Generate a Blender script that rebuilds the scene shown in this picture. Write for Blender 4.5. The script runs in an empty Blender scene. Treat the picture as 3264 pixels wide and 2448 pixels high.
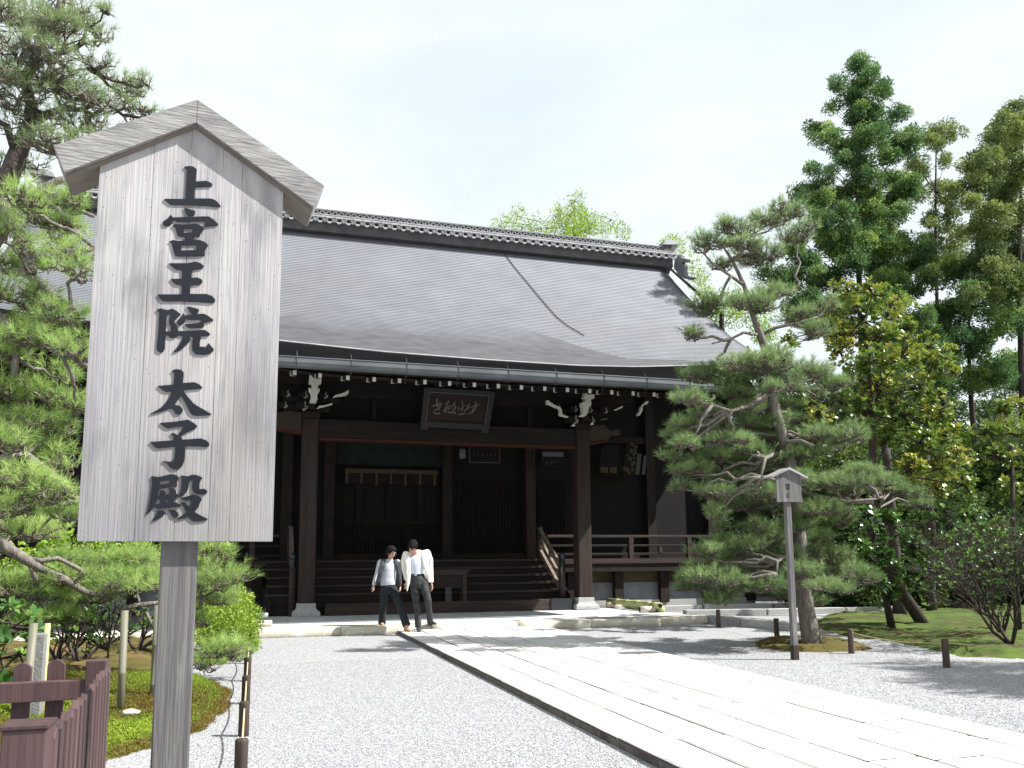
import bpy, bmesh, math, random
import numpy as np
from mathutils import Vector, Matrix, Quaternion
from mathutils.geometry import tessellate_polygon

random.seed(7); RNG = np.random.default_rng(11)
SC = bpy.context.scene; COL = SC.collection

# ------------------------------------------------------------------ camera
def _n(v): v = np.array(v, float); return v/np.linalg.norm(v)
PP = (1632., 1419.); F = 2690.; CAM = np.array([0, 0, 1.42])
_X = _n([10600-PP[0], 1719-PP[1], F]); _Y = _n([816-PP[0], 1788-PP[1], F]); _Y = _n(_Y-_X*(_X@_Y))
_Z = np.cross(_X, _Y); _Z = -_Z if _Z[1] > 0 else _Z
RW = np.stack([_X, _Y, _Z])
def ray(u, v): return RW @ np.array([u-PP[0], v-PP[1], F])
def PY(u, v, y): d = ray(u, v); return CAM + d*((y-CAM[1])/d[1])     # point on the plane Y = y
def PZ(u, v, z): d = ray(u, v); return CAM + d*((z-CAM[2])/d[2])     # point on the plane Z = z
def PX(u, v, x): d = ray(u, v); return CAM + d*((x-CAM[0])/d[0])
cam = bpy.data.cameras.new('camera'); camo = bpy.data.objects.new('camera', cam); COL.objects.link(camo)
R3 = np.stack([RW[:, 0], -RW[:, 1], -RW[:, 2]], axis=1)
camo.matrix_world = Matrix.Translation(CAM) @ Matrix(R3.tolist()).to_4x4()
cam.sensor_width = 36; cam.sensor_fit = 'HORIZONTAL'; cam.lens = F/3264*36; cam.shift_y = 195/3264
cam.clip_start = .1; cam.clip_end = 2000; SC.camera = camo

# ------------------------------------------------------------------ sky, sun, exposure
SUN = Vector((.80, -.36, 1)).normalized()
w = bpy.data.worlds.new('World'); SC.world = w; w.use_nodes = True
nt = w.node_tree; nt.nodes.clear(); N = nt.nodes.new; L = nt.links.new
out = N('ShaderNodeOutputWorld'); bg = N('ShaderNodeBackground'); sky = N('ShaderNodeTexSky')
sky.sky_type = 'NISHITA'; sky.sun_disc = False; sky.sun_elevation = math.asin(SUN.z); sky.sun_rotation = math.atan2(SUN.x, SUN.y)
sky.air_density = 1.0; sky.dust_density = 1.5; sky.ozone_density = 1.0
tc = N('ShaderNodeTexCoord'); mp = N('ShaderNodeMapping'); mp.inputs['Scale'].default_value = (1, 1, 2.2); mp.inputs['Rotation'].default_value = (0.2, 0.1, .7)
nz = N('ShaderNodeTexNoise'); nz.inputs['Scale'].default_value = 1.9; nz.inputs['Detail'].default_value = 7; nz.inputs['Roughness'].default_value = .55; nz.inputs['Distortion'].default_value = .4
cr = N('ShaderNodeValToRGB'); cr.color_ramp.elements[0].position = .36; cr.color_ramp.elements[0].color = (.70, .70, .70, 1); cr.color_ramp.elements[1].position = .60; cr.color_ramp.elements[1].color = (.97, .97, .97, 1)
mx = N('ShaderNodeMix'); mx.data_type = 'RGBA'; mx.inputs[7].default_value = (4.3, 4.6, 4.68, 1)
L(tc.outputs['Generated'], mp.inputs[0]); L(mp.outputs[0], nz.inputs['Vector']); L(nz.outputs[0], cr.inputs[0]); L(cr.outputs[0], mx.inputs[0])
L(sky.outputs[0], mx.inputs[6]); L(mx.outputs[2], bg.inputs[0]); bg.inputs[1].default_value = .10; L(bg.outputs[0], out.inputs[0])
sun = bpy.data.lights.new('sun', 'SUN'); sun.energy = 4.6; sun.angle = math.radians(.53); sun.color = (1, .975, .94)
suno = bpy.data.objects.new('sun', sun); COL.objects.link(suno); suno.rotation_euler = SUN.to_track_quat('Z', 'Y').to_euler(); suno.location = (20, -10, 30)
SC.view_settings.view_transform = 'Standard'; SC.view_settings.look = 'None'; SC.view_settings.gamma = 1; SC.view_settings.use_curve_mapping = False
SC.view_settings.exposure = 1.25

# ------------------------------------------------------------------ materials
MATS = {}
def mat(name, col, rough=.8, col2=None, scale=4, stretch=(1, 1, 1), bump=0, bscale=None, spec=.3, metal=0, detail=5, lo=.35, hi=.65, col3=None, s3=1.2, m3=.5, rand=0, coord='Object', blo=None):
    m = bpy.data.materials.new(name); m.use_nodes = True; t = m.node_tree; b = t.nodes['Principled BSDF']; MATS[name] = m
    b.inputs['Roughness'].default_value = rough; b.inputs['Specular IOR Level'].default_value = spec; b.inputs['Metallic'].default_value = metal
    c0 = (*col, 1); b.inputs['Base Color'].default_value = c0
    tcn = t.nodes.new('ShaderNodeTexCoord'); mpn = t.nodes.new('ShaderNodeMapping'); mpn.inputs['Scale'].default_value = stretch
    t.links.new(tcn.outputs[coord], mpn.inputs[0])
    last = None
    if col2:
        n1 = t.nodes.new('ShaderNodeTexNoise'); n1.inputs['Scale'].default_value = scale; n1.inputs['Detail'].default_value = detail
        t.links.new(mpn.outputs[0], n1.inputs['Vector']); r = t.nodes.new('ShaderNodeValToRGB')
        r.color_ramp.elements[0].position = lo; r.color_ramp.elements[1].position = hi
        r.color_ramp.elements[0].color = c0; r.color_ramp.elements[1].color = (*col2, 1)
        t.links.new(n1.outputs[0], r.inputs[0]); last = r.outputs[0]
    if col3:
        n3 = t.nodes.new('ShaderNodeTexNoise'); n3.inputs['Scale'].default_value = s3; n3.inputs['Detail'].default_value = 4
        t.links.new(mpn.outputs[0], n3.inputs['Vector']); r3 = t.nodes.new('ShaderNodeValToRGB')
        r3.color_ramp.elements[0].position = m3; r3.color_ramp.elements[1].position = m3+.16
        t.links.new(n3.outputs[0], r3.inputs[0]); x = t.nodes.new('ShaderNodeMix'); x.data_type = 'RGBA'
        t.links.new(r3.outputs[0], x.inputs[0]); t.links.new(last, x.inputs[6]) if last else None
        if not last: x.inputs[6].default_value = c0
        x.inputs[7].default_value = (*col3, 1); last = x.outputs[2]
    if rand:
        oi = t.nodes.new('ShaderNodeObjectInfo'); mr = t.nodes.new('ShaderNodeMapRange'); mr.inputs[3].default_value = 1-rand; mr.inputs[4].default_value = 1+rand
        hs = t.nodes.new('ShaderNodeHueSaturation'); t.links.new(oi.outputs['Random'], mr.inputs[0]); t.links.new(mr.outputs[0], hs.inputs['Value'])
        if last: t.links.new(last, hs.inputs['Color'])
        else: hs.inputs['Color'].default_value = c0
        last = hs.outputs[0]
    if last: t.links.new(last, b.inputs['Base Color'])
    if bump:
        n2 = t.nodes.new('ShaderNodeTexNoise'); n2.inputs['Scale'].default_value = bscale or scale*2; n2.inputs['Detail'].default_value = 6
        t.links.new(mpn.outputs[0], n2.inputs['Vector']); bp = t.nodes.new('ShaderNodeBump'); bp.inputs['Strength'].default_value = bump; bp.inputs['Distance'].default_value = .02
        t.links.new(n2.outputs[0], bp.inputs['Height']); t.links.new(bp.outputs[0], b.inputs['Normal'])
    return m
def leafmat(name, dark, mid, bright, rough=.55, trans=.3, spec=.4):
    m = bpy.data.materials.new(name); m.use_nodes = True; t = m.node_tree; b = t.nodes['Principled BSDF']; MATS[name] = m
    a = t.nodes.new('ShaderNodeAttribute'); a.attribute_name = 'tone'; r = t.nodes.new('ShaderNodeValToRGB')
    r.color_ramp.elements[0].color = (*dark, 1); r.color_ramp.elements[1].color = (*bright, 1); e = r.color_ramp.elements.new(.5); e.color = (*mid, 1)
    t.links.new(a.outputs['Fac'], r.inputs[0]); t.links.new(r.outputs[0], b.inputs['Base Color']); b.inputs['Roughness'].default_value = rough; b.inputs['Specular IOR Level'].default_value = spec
    tr = t.nodes.new('ShaderNodeBsdfTranslucent'); t.links.new(r.outputs[0], tr.inputs[0]); ms = t.nodes.new('ShaderNodeMixShader'); ms.inputs[0].default_value = trans
    t.links.new(b.outputs[0], ms.inputs[1]); t.links.new(tr.outputs[0], ms.inputs[2]); t.links.new(ms.outputs[0], t.nodes['Material Output'].inputs[0])
    return m
M = MATS
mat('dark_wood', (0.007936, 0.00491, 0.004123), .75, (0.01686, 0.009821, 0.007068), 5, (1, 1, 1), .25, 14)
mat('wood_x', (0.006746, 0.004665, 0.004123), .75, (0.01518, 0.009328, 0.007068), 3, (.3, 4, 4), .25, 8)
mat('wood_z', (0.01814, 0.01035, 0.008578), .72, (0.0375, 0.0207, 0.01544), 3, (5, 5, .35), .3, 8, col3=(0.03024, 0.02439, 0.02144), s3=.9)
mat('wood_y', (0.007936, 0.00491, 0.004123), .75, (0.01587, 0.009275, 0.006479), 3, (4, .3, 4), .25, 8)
mat('step_wood', (0.0257, 0.01649, 0.01357), .72, (0.04712, 0.03142, 0.02544), 3, (.3, 4, 4), .3, 8)
mat('rail_wood', (0.13, 0.1, 0.08), .75, (0.2, 0.155, 0.12), 4, (3, 3, 3), .2)
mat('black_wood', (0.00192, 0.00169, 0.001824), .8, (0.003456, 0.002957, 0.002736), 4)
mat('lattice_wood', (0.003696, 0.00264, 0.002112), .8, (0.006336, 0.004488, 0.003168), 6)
mat('blind_cloth', (.05, .038, .022), .9, (.075, .056, .032), 9)
mat('green_timber', (.006, .011, .010), .85, (.012, .020, .017), 5)
mat('white_paint', (.72, .71, .66), .7, (.62, .60, .54), 8)
mat('grey_white_paint', (0.252, 0.245, 0.224), .7, (0.336, 0.329, 0.301), 8)
mat('shingle', (0.177, 0.1912, 0.2214), .6, (0.2168, 0.2325, 0.2661), 1.6, (.5, .5, .5), spec=.35, col3=(0.1903, 0.1921, 0.2112), s3=.3, lo=.35, hi=.65)
mat('shingle_edge', (0.06375, 0.06525, 0.07125), .8, (0.09, 0.0915, 0.0975), 2)
mat('eave_edge', (0.0176, 0.0176, 0.0192), .7, (0.032, 0.032, 0.0336), 3, (.3, 8, 8))
mat('gutter_metal', (0.0585, 0.065, 0.0728), .5, (0.0975, 0.1066, 0.117), 1.5, (1, 4, 2), spec=.4, rand=.12)
mat('tile', (0.1275, 0.1318, 0.136), .5, (0.1955, 0.1997, 0.204), 5, spec=.4, rand=.15)
mat('tile_light', (.30, .30, .31), .6, (.42, .42, .43), 3)
mat('tile_dark', (0.0525, 0.051, 0.051), .7, (0.0825, 0.081, 0.07875), 3)
mat('plaster', (.24, .25, .265), .9, (.17, .18, .195), 2.5, bump=.1)
mat('ochre_plaster', (.075, .06, .032), .9, (.10, .08, .042), 2)
mat('granite', (.56, .52, .43), .85, (.42, .38, .30), 22, bump=.5, bscale=60, col3=(.62, .60, .55), s3=2, rand=.07)
mat('granite_grey', (0.3, 0.3, 0.285), .85, (0.39, 0.39, 0.375), 18, bump=.4, bscale=50, rand=.12)
mat('post_stone', (.16, .16, .16), .9, (.22, .22, .215), 18, bump=.4, bscale=50)
mat('slab', (0.5074, 0.491, 0.4665), .8, (0.4256, 0.4174, 0.401), 3, bump=.25, bscale=40, col3=(0.5401, 0.532, 0.5156), s3=.8, rand=.06)
mat('slab_side_shade', (.11, .09, .095), .9, (.07, .055, .06), 14, bump=.6, bscale=40)  # dark version of the slab; shade on its sides put into the colour
mat('joint', (.09, .08, .07), .95, (.15, .14, .12), 14)
mat('tile_paving', (0.419, 0.4314, 0.4314), .85, (0.5176, 0.53, 0.53), 4, bump=.15, rand=.07)
mat('old_wood', (0.3208, 0.3068, 0.3222), .85, (0.3957, 0.3755, 0.3769), 3.2, (13, 13, .35), .25, 9, detail=9, lo=.25, hi=.75)
mat('old_wood_post', (0.09547, 0.09266, 0.09547), .8, (0.1685, 0.1601, 0.1572), 2.2, (11, 11, .5), .4, 6, col3=(0.05616, 0.05616, 0.06178), s3=.7, m3=.6)
mat('old_wood_roof', (.20, .195, .19), .9, (.31, .30, .29), 8, (1.2, 10, 10), .35, 14)
mat('warm_wood', (.20, .17, .145), .85, (.16, .14, .12), 5, (1, 8, 4))
mat('letter_black', (.007, .009, .014), .6, (.012, .014, .020), 8, spec=.2)
mat('fence_paint', (0.05674, 0.03259, 0.03352), .6, (0.08385, 0.04655, 0.04655), 3, (8, 8, .4), .25, 6, col3=(0.05692, 0.03795, 0.03947), s3=.9, rand=.22)
mat('log_dark', (0.027, 0.0192, 0.0168), .7, (0.048, 0.033, 0.027), 4, (6, 6, .5), .4, 8, rand=.2)
mat('log_brown', (0.0595, 0.042, 0.035), .75, (0.091, 0.0665, 0.0525), 4, (6, 6, .5), .4, 8, rand=.1)
mat('rope', (.52, .42, .24), .9, (.40, .32, .18), 60)
mat('dark_rope', (.05, .04, .032), .9)
mat('bamboo_green', (.40, .42, .17), .5, (.33, .37, .15), 4)
mat('bamboo_pale', (0.1646, 0.1608, 0.1159), .55, (0.1346, 0.1346, 0.0935), 5, (6, 6, .6))
mat('bamboo_cut', (.58, .50, .42), .7, (.50, .42, .34), 6)
mat('bark', (.115, .10, .088), .95, (.20, .18, .155), 9, (3, 3, .8), .9, 14)
mat('bark_dark', (.035, .028, .025), .95, (.07, .055, .048), 9, (3, 3, .8), .7, 14)
mat('bark_twig', (.10, .085, .07), .95, (.17, .145, .12), 9, (3, 3, .8), .6, 14)
mat('moss', (0.045, 0.057, 0.0072), .95, (0.093, 0.117, 0.012), 1.6, bump=.9, bscale=60, col3=(0.144, 0.066, 0.021), s3=1.1, m3=.56, lo=.4, hi=.6)
mat('moss_tree_shade', (0.028, 0.0486, 0.006), .95, (0.075, 0.1148, 0.012), 1.8, bump=.9, bscale=50, col3=(.07, .055, .02), s3=1.3, m3=.5)  # darker moss for the right bank; tree shade put into the colour
mat('moss_shade', (0.0585, 0.054, 0.009), .95, (0.099, 0.0765, 0.018), 1.8, bump=.9, bscale=50, col3=(0.135, 0.09, 0.036), s3=1.3, m3=.5)
mat('skin', (.52, .30, .21), .6, (.56, .34, .25), 20)
mat('hair', (.004, .0038, .004), .65, (.012, .011, .011), 60, spec=.12)
mat('jacket_white', (.80, .77, .69), .85, (.76, .73, .66), 30)
mat('shirt_blue', (.60, .65, .78), .8)
mat('vest_black', (.035, .04, .045), .8, (.05, .055, .06), 20)
mat('jeans', (.022, .023, .026), .85, (.05, .05, .053), 14)
mat('trousers_black', (.016, .018, .024), .85)
mat('shoe_dark', (.04, .04, .042), .5); mat('shoe_tan', (.46, .24, .13), .6); mat('buckle', (.5, .5, .5), .3, metal=1)
mat('plaque_wood', (0.0154, 0.0102, 0.0095), .8, (0.0252, 0.01615, 0.0133), 4, (.5, 4, 4))
mat('plaque_frame', (0.0175, 0.021, 0.02), .7, (0.0275, 0.025, 0.0225), 6)
mat('gold_faded', (0.136, 0.12, 0.092), .7, (0.088, 0.08, 0.06), 14)
mat('gold_dark', (0.056, 0.0384, 0.0192), .7, (0.024, 0.016, 0.0096), 18)
mat('carved', (0.033, 0.02475, 0.01815), .8, (0.04675, 0.033, 0.02475), 9)
mat('vermilion_old', (0.05985, 0.01575, 0.00945), .8, (0.0378, 0.01103, 0.00693), 8)
mat('cap_metal', (.04, .042, .048), .35, spec=.6, metal=.6)
mat('lantern_white', (0.105, 0.105, 0.112), .8)
mat('slip_board', (0.06, 0.062, 0.062), .8, (0.04, 0.04, 0.04), 5, (6, 6, .5))
mat('glass_lens', (.55, .6, .65), .1, spec=.9)
mat('stripe', (.62, .64, .70), .85)
def stripes(m):
    t = m.node_tree; b = t.nodes['Principled BSDF']; tcn = t.nodes.new('ShaderNodeTexCoord'); wv = t.nodes.new('ShaderNodeTexWave'); wv.bands_direction = 'Z'
    wv.inputs['Scale'].default_value = 14; wv.inputs['Distortion'].default_value = .6; r = t.nodes.new('ShaderNodeValToRGB')
    r.color_ramp.elements[0].position = .42; r.color_ramp.elements[0].color = (.16, .18, .25, 1); r.color_ramp.elements[1].position = .56; r.color_ramp.elements[1].color = (.70, .71, .74, 1)
    t.links.new(tcn.outputs['Object'], wv.inputs['Vector']); t.links.new(wv.outputs['Fac'], r.inputs[0]); t.links.new(r.outputs[0], b.inputs['Base Color'])
stripes(M['stripe'])
def weather(m):   # the lower half of the board has greyed more than the sheltered top
    t = m.node_tree; b = t.nodes['Principled BSDF']; src = b.inputs['Base Color'].links[0].from_socket; tcn = t.nodes.new('ShaderNodeTexCoord'); sp_ = t.nodes.new('ShaderNodeSeparateXYZ'); mr = t.nodes.new('ShaderNodeMapRange'); mr.inputs[1].default_value = 2.45; mr.inputs[2].default_value = 1.55; mr.inputs[3].default_value = 0; mr.inputs[4].default_value = .62
    x_ = t.nodes.new('ShaderNodeMix'); x_.data_type = 'RGBA'; x_.inputs[7].default_value = (.165, .165, .175, 1); t.links.new(tcn.outputs['Object'], sp_.inputs[0]); t.links.new(sp_.outputs[2], mr.inputs[0]); t.links.new(mr.outputs[0], x_.inputs[0]); t.links.new(src, x_.inputs[6]); t.links.new(x_.outputs[2], b.inputs['Base Color'])
def stain(m, cols, sc=(3, 3, .9), dots=True):
    t = m.node_tree; b = t.nodes['Principled BSDF']; src = b.inputs['Base Color'].links[0].from_socket; tcn = t.nodes.new('ShaderNodeTexCoord')
    for i, (c, pos, scale, fac) in enumerate(cols):
        mp_ = t.nodes.new('ShaderNodeMapping'); mp_.inputs['Scale'].default_value = sc; mp_.inputs['Location'].default_value = (i*3.1, i*1.7, i*2.3); n_ = t.nodes.new('ShaderNodeTexNoise'); n_.inputs['Scale'].default_value = scale; n_.inputs['Detail'].default_value = 5
        r_ = t.nodes.new('ShaderNodeValToRGB'); r_.color_ramp.elements[0].position = pos; r_.color_ramp.elements[1].position = pos+.22; r_.color_ramp.elements[1].color = (fac, fac, fac, 1)
        x_ = t.nodes.new('ShaderNodeMix'); x_.data_type = 'RGBA'; x_.inputs[7].default_value = (*c, 1)
        t.links.new(tcn.outputs['Object'], mp_.inputs[0]); t.links.new(mp_.outputs[0], n_.inputs['Vector']); t.links.new(n_.outputs[0], r_.inputs[0]); t.links.new(r_.outputs[0], x_.inputs[0]); t.links.new(src, x_.inputs[6]); src = x_.outputs[2]
    if dots:
        vo_ = t.nodes.new('ShaderNodeTexVoronoi'); vo_.inputs['Scale'].default_value = 38; mp_ = t.nodes.new('ShaderNodeMapping'); mp_.inputs['Scale'].default_value = (1.6, 1, .8); r_ = t.nodes.new('ShaderNodeValToRGB'); r_.color_ramp.elements[0].position = .07; r_.color_ramp.elements[0].color = (.8, .8, .8, 1); r_.color_ramp.elements[1].position = .12; r_.color_ramp.elements[1].color = (0, 0, 0, 1)
        x_ = t.nodes.new('ShaderNodeMix'); x_.data_type = 'RGBA'; x_.inputs[7].default_value = (.10, .10, .10, 1); t.links.new(tcn.outputs['Object'], mp_.inputs[0]); t.links.new(mp_.outputs[0], vo_.inputs['Vector']); t.links.new(vo_.outputs['Distance'], r_.inputs[0]); t.links.new(r_.outputs[0], x_.inputs[0]); t.links.new(src, x_.inputs[6]); src = x_.outputs[2]
    t.links.new(src, b.inputs['Base Color'])
stain(M['old_wood'], [((.13, .13, .14), .47, 1.7, .8), ((.50, .49, .475), .50, 1.3, .75), ((.36, .27, .19), .58, 1.1, .45), ((.10, .10, .11), .54, 4.5, .6)], (3.2, 3.2, .8))
weather(M['old_wood'])
stain(M['old_wood_post'], [((.08, .08, .085), .52, 2.0, .6), ((.30, .29, .29), .58, 2.4, .6)], (6, 6, .9), False)
stain(M['old_wood_roof'], [((.12, .12, .12), .5, 5, .6), ((.36, .36, .35), .6, 9, .6)], (1, 3, 3), False)
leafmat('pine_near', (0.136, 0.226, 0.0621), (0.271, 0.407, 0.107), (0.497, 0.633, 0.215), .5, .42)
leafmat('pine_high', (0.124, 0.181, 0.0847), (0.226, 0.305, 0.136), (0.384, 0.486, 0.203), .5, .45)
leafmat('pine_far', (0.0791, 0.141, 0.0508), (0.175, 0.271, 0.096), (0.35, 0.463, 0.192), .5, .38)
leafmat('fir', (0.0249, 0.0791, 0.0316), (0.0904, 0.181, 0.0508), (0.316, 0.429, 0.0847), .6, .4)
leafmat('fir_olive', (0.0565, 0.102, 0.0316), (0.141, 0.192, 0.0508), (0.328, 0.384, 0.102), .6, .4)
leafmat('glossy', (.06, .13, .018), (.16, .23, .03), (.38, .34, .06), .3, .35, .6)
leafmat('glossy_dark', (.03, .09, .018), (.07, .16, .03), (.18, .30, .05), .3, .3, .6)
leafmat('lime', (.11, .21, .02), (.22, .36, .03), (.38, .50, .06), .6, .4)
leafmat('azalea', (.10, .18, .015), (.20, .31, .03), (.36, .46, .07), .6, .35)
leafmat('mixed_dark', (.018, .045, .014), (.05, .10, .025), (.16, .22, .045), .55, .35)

# ------------------------------------------------------------------ mesh helpers
def link(name, me, parent=None, label=None, cat=None, group=None, kind=None):
    o = bpy.data.objects.new(name, me); COL.objects.link(o)
    if parent: o.parent = parent
    return tag(o, label, cat, group, kind)
def tag(o, label=None, cat=None, group=None, kind=None):
    if label: o['label'] = label
    if cat: o['category'] = cat
    if group: o['group'] = group
    if kind: o['kind'] = kind
    return o
def empty(name, loc=(0, 0, 0), label=None, cat=None, group=None, kind=None):
    o = bpy.data.objects.new(name, None); o.empty_display_size = .1; COL.objects.link(o); o.location = loc
    return tag(o, label, cat, group, kind)
def V(p): return Vector((float(p[0]), float(p[1]), float(p[2])))
class MB:
    def __init__(s): s.v = []; s.f = []
    def add(s, vs, fs):
        k = len(s.v); s.v += [tuple(map(float, p)) for p in vs]; s.f += [tuple(i+k for i in f) for f in fs]; return s
    def box(s, c, d, rot=None, ch=0):
        x, y, z = d[0]/2, d[1]/2, d[2]/2
        if ch:
            ps = []
            for zz, i in ((-z, 0), (z-ch, 0), (z, ch)):
                ps += [(-x+i, -y+i, zz), (x-i, -y+i, zz), (x-i, y-i, zz), (-x+i, y-i, zz)]
            fs = [(3, 2, 1, 0), (8, 9, 10, 11)]
            for a in (0, 4):
                for j in range(4): fs.append((a+j, a+(j+1) % 4, a+4+(j+1) % 4, a+4+j))
        else:
            ps = [(-x, -y, -z), (x, -y, -z), (x, y, -z), (-x, y, -z), (-x, -y, z), (x, -y, z), (x, y, z), (-x, y, z)]
            fs = [(3, 2, 1, 0), (4, 5, 6, 7), (0, 1, 5, 4), (1, 2, 6, 5), (2, 3, 7, 6), (3, 0, 4, 7)]
        c = V(c)
        return s.add([(rot @ Vector(p) + c) if rot else (Vector(p)+c) for p in ps], fs)
    def b2(s, a, b, ch=0): return s.box([(a[i]+b[i])/2 for i in range(3)], [abs(b[i]-a[i]) for i in range(3)], None, ch)
    def beam(s, p0, p1, w, h, up=(0, 0, 1)):
        p0, p1 = V(p0), V(p1); d = p1-p0; z = d.normalized(); x = z.cross(Vector(up)); x.normalize(); y = x.cross(z)
        m = Matrix((x, y, z)).transposed(); return s.box((p0+p1)/2, (w, h, d.length), m)
    def tube(s, pts, rad, n=6, caps=True):
        pts = [V(p) for p in pts]; k = len(pts)
        if not hasattr(rad, '__len__'): rad = [rad]*k
        ref = Vector((0, 0, 1)) if abs((pts[-1]-pts[0]).normalized().z) < .9 else Vector((1, 0, 0)); vs = []; fs = []; prev = None
        for i, p in enumerate(pts):
            t = (pts[min(i+1, k-1)]-pts[max(i-1, 0)]).normalized()
            a = t.cross(ref) if prev is None else prev - t*prev.dot(t)
            if a.length < 1e-5: a = t.orthogonal()
            a.normalize(); prev = a; b = t.cross(a)
            for j in range(n):
                th = 2*math.pi*j/n; vs.append(p+(a*math.cos(th)+b*math.sin(th))*rad[i])
        for i in range(k-1):
            for j in range(n): fs.append((i*n+j, i*n+(j+1) % n, (i+1)*n+(j+1) % n, (i+1)*n+j))
        if caps: fs.append(tuple(range(n-1, -1, -1))); fs.append(tuple((k-1)*n+j for j in range(n)))
        return s.add(vs, fs)
    def lathe(s, c, prof, n=16, ax='z'):
        vs = []; fs = []; k = len(prof)
        for r, h in prof:
            for j in range(n):
                th = 2*math.pi*j/n; a, b = r*math.cos(th), r*math.sin(th)
                vs.append((c[0]+a, c[1]+b, c[2]+h) if ax == 'z' else ((c[0]+h, c[1]+a, c[2]+b) if ax == 'x' else (c[0]+a, c[1]+h, c[2]+b)))
        for i in range(k-1):
            for j in range(n): fs.append((i*n+j, i*n+(j+1) % n, (i+1)*n+(j+1) % n, (i+1)*n+j))
        fs.append(tuple(range(n-1, -1, -1))); fs.append(tuple((k-1)*n+j for j in range(n)))
        return s.add(vs, fs)
    def prism(s, loops, back):
        """loops: outer outline then holes, as 3D points; extruded by the vector back"""
        back = V(back); loops = [[V(p) for p in l] for l in loops]; flat = [p for l in loops for p in l]; m = len(flat)
        tris = tessellate_polygon(loops); fs = [tuple(t) for t in tris]+[tuple(m+i for i in reversed(t)) for t in tris]; k = 0
        for l in loops:
            q = len(l)
            for j in range(q): fs.append((k+j, k+(j+1) % q, m+k+(j+1) % q, m+k+j))
            k += q
        return s.add(flat+[p+back for p in flat], fs)
    def mesh(s, m, smooth=False):
        me = bpy.data.meshes.new('m'); me.from_pydata(s.v, [], s.f); me.materials.append(m if not isinstance(m, str) else M[m])
        if smooth: me.polygons.foreach_set('use_smooth', [True]*len(me.polygons))
        bm = bmesh.new(); bm.from_mesh(me); bmesh.ops.recalc_face_normals(bm, faces=bm.faces); bm.to_mesh(me); bm.free()
        return me
    def build(s, name, m, parent=None, smooth=False, bev=0, **k):
        o = link(name, s.mesh(m, smooth), parent, **k)
        if bev: b = o.modifiers.new('b', 'BEVEL'); b.width = bev; b.segments = 2; b.limit_method = 'ANGLE'
        return o
def dup(o, parent=None, loc=None, rz=None):
    c = o.copy(); COL.objects.link(c)
    if parent: c.parent = parent
    if loc is not None: c.location = loc
    if rz is not None: c.rotation_euler = (0, 0, rz)
    return c
def npmesh(name, Vt, Fc, tone, m, parent=None, k=3, **kw):
    me = bpy.data.meshes.new(name); nv, nf = len(Vt), len(Fc)
    me.vertices.add(nv); me.vertices.foreach_set('co', np.ascontiguousarray(Vt, np.float32).ravel())
    me.loops.add(nf*k); me.loops.foreach_set('vertex_index', np.ascontiguousarray(Fc, np.int32).ravel())
    me.polygons.add(nf); me.polygons.foreach_set('loop_start', np.arange(0, nf*k, k, dtype=np.int32))
    if tone is not None:
        a = me.attributes.new('tone', 'FLOAT', 'POINT'); a.data.foreach_set('value', np.clip(tone, 0, 1).astype(np.float32))
    me.materials.append(M[m] if isinstance(m, str) else m); me.update(); me.validate()
    return link(name, me, parent, **kw)

# ---- foliage templates: (verts, tris)
def frames(D):
    """orthonormal frames whose third axis is D, with a random spin"""
    D = D/np.linalg.norm(D, axis=1, keepdims=True); r = RNG.normal(size=D.shape); A = np.cross(D, r); A /= np.linalg.norm(A, axis=1, keepdims=True)+1e-9
    B = np.cross(D, A); return np.stack([A, B, D], axis=2)
def needle_tuft(n, ln, wd, spread=1.1, back=.25):
    th = RNG.uniform(0, 2*math.pi, n); ph = RNG.uniform(.15, spread, n); d = np.stack([np.sin(ph)*np.cos(th), np.sin(ph)*np.sin(th), np.cos(ph)], 1)
    base = np.zeros((n, 3)); base[:, 2] = RNG.uniform(-back, .35, n)*ln*.8
    s = np.cross(d, RNG.normal(size=(n, 3))); s /= np.linalg.norm(s, axis=1, keepdims=True); l = ln*RNG.uniform(.75, 1.1, n)[:, None]
    v = np.stack([base-s*wd/2, base+s*wd/2, base+d*l], 1).reshape(-1, 3); return v, np.arange(3*n).reshape(-1, 3)
def rosette(n, ln, wd, droop=.5):
    vs = []; fs = []
    for i in range(n):
        a = 2.4*i+random.uniform(-.2, .2); e = random.uniform(.25, 1.1); l = ln*random.uniform(.75, 1.1)
        d = np.array([math.cos(a)*math.cos(e), math.sin(a)*math.cos(e), math.sin(e)]); s = np.array([-math.sin(a), math.cos(a), 0])
        m = d*l*.55; t = d*l+np.array([0, 0, -droop*l*.3]); k = len(vs)
        vs += [(0, 0, 0), m-s*wd/2, m+s*wd/2, t]; fs += [(k, k+1, k+2), (k+1, k+3, k+2)]
    return np.array(vs, float), np.array(fs)
def leaf_ball(n, r, ln, wd, flat=.7):
    """clump of n small pointed leaves filling a lumpy ball"""
    p = RNG.normal(size=(n, 3)); p /= np.linalg.norm(p, axis=1, keepdims=True); p *= (RNG.uniform(.25, 1, n)**.5)[:, None]*r; p[:, 2] *= flat
    d = p+RNG.normal(size=(n, 3))*r*.45; d[:, 2] += .25*r; d /= np.linalg.norm(d, axis=1, keepdims=True)
    s = np.cross(d, RNG.normal(size=(n, 3))); s /= np.linalg.norm(s, axis=1, keepdims=True); l = ln*RNG.uniform(.6, 1.2, n)[:, None]
    v = np.stack([p, p+d*l*.5-s*wd/2, p+d*l*.5+s*wd/2, p+d*l], 1).reshape(-1, 3); k = np.arange(n)[:, None]*4
    return v, np.concatenate([k+[0, 1, 2], k+[1, 3, 2]], 0)
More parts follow.
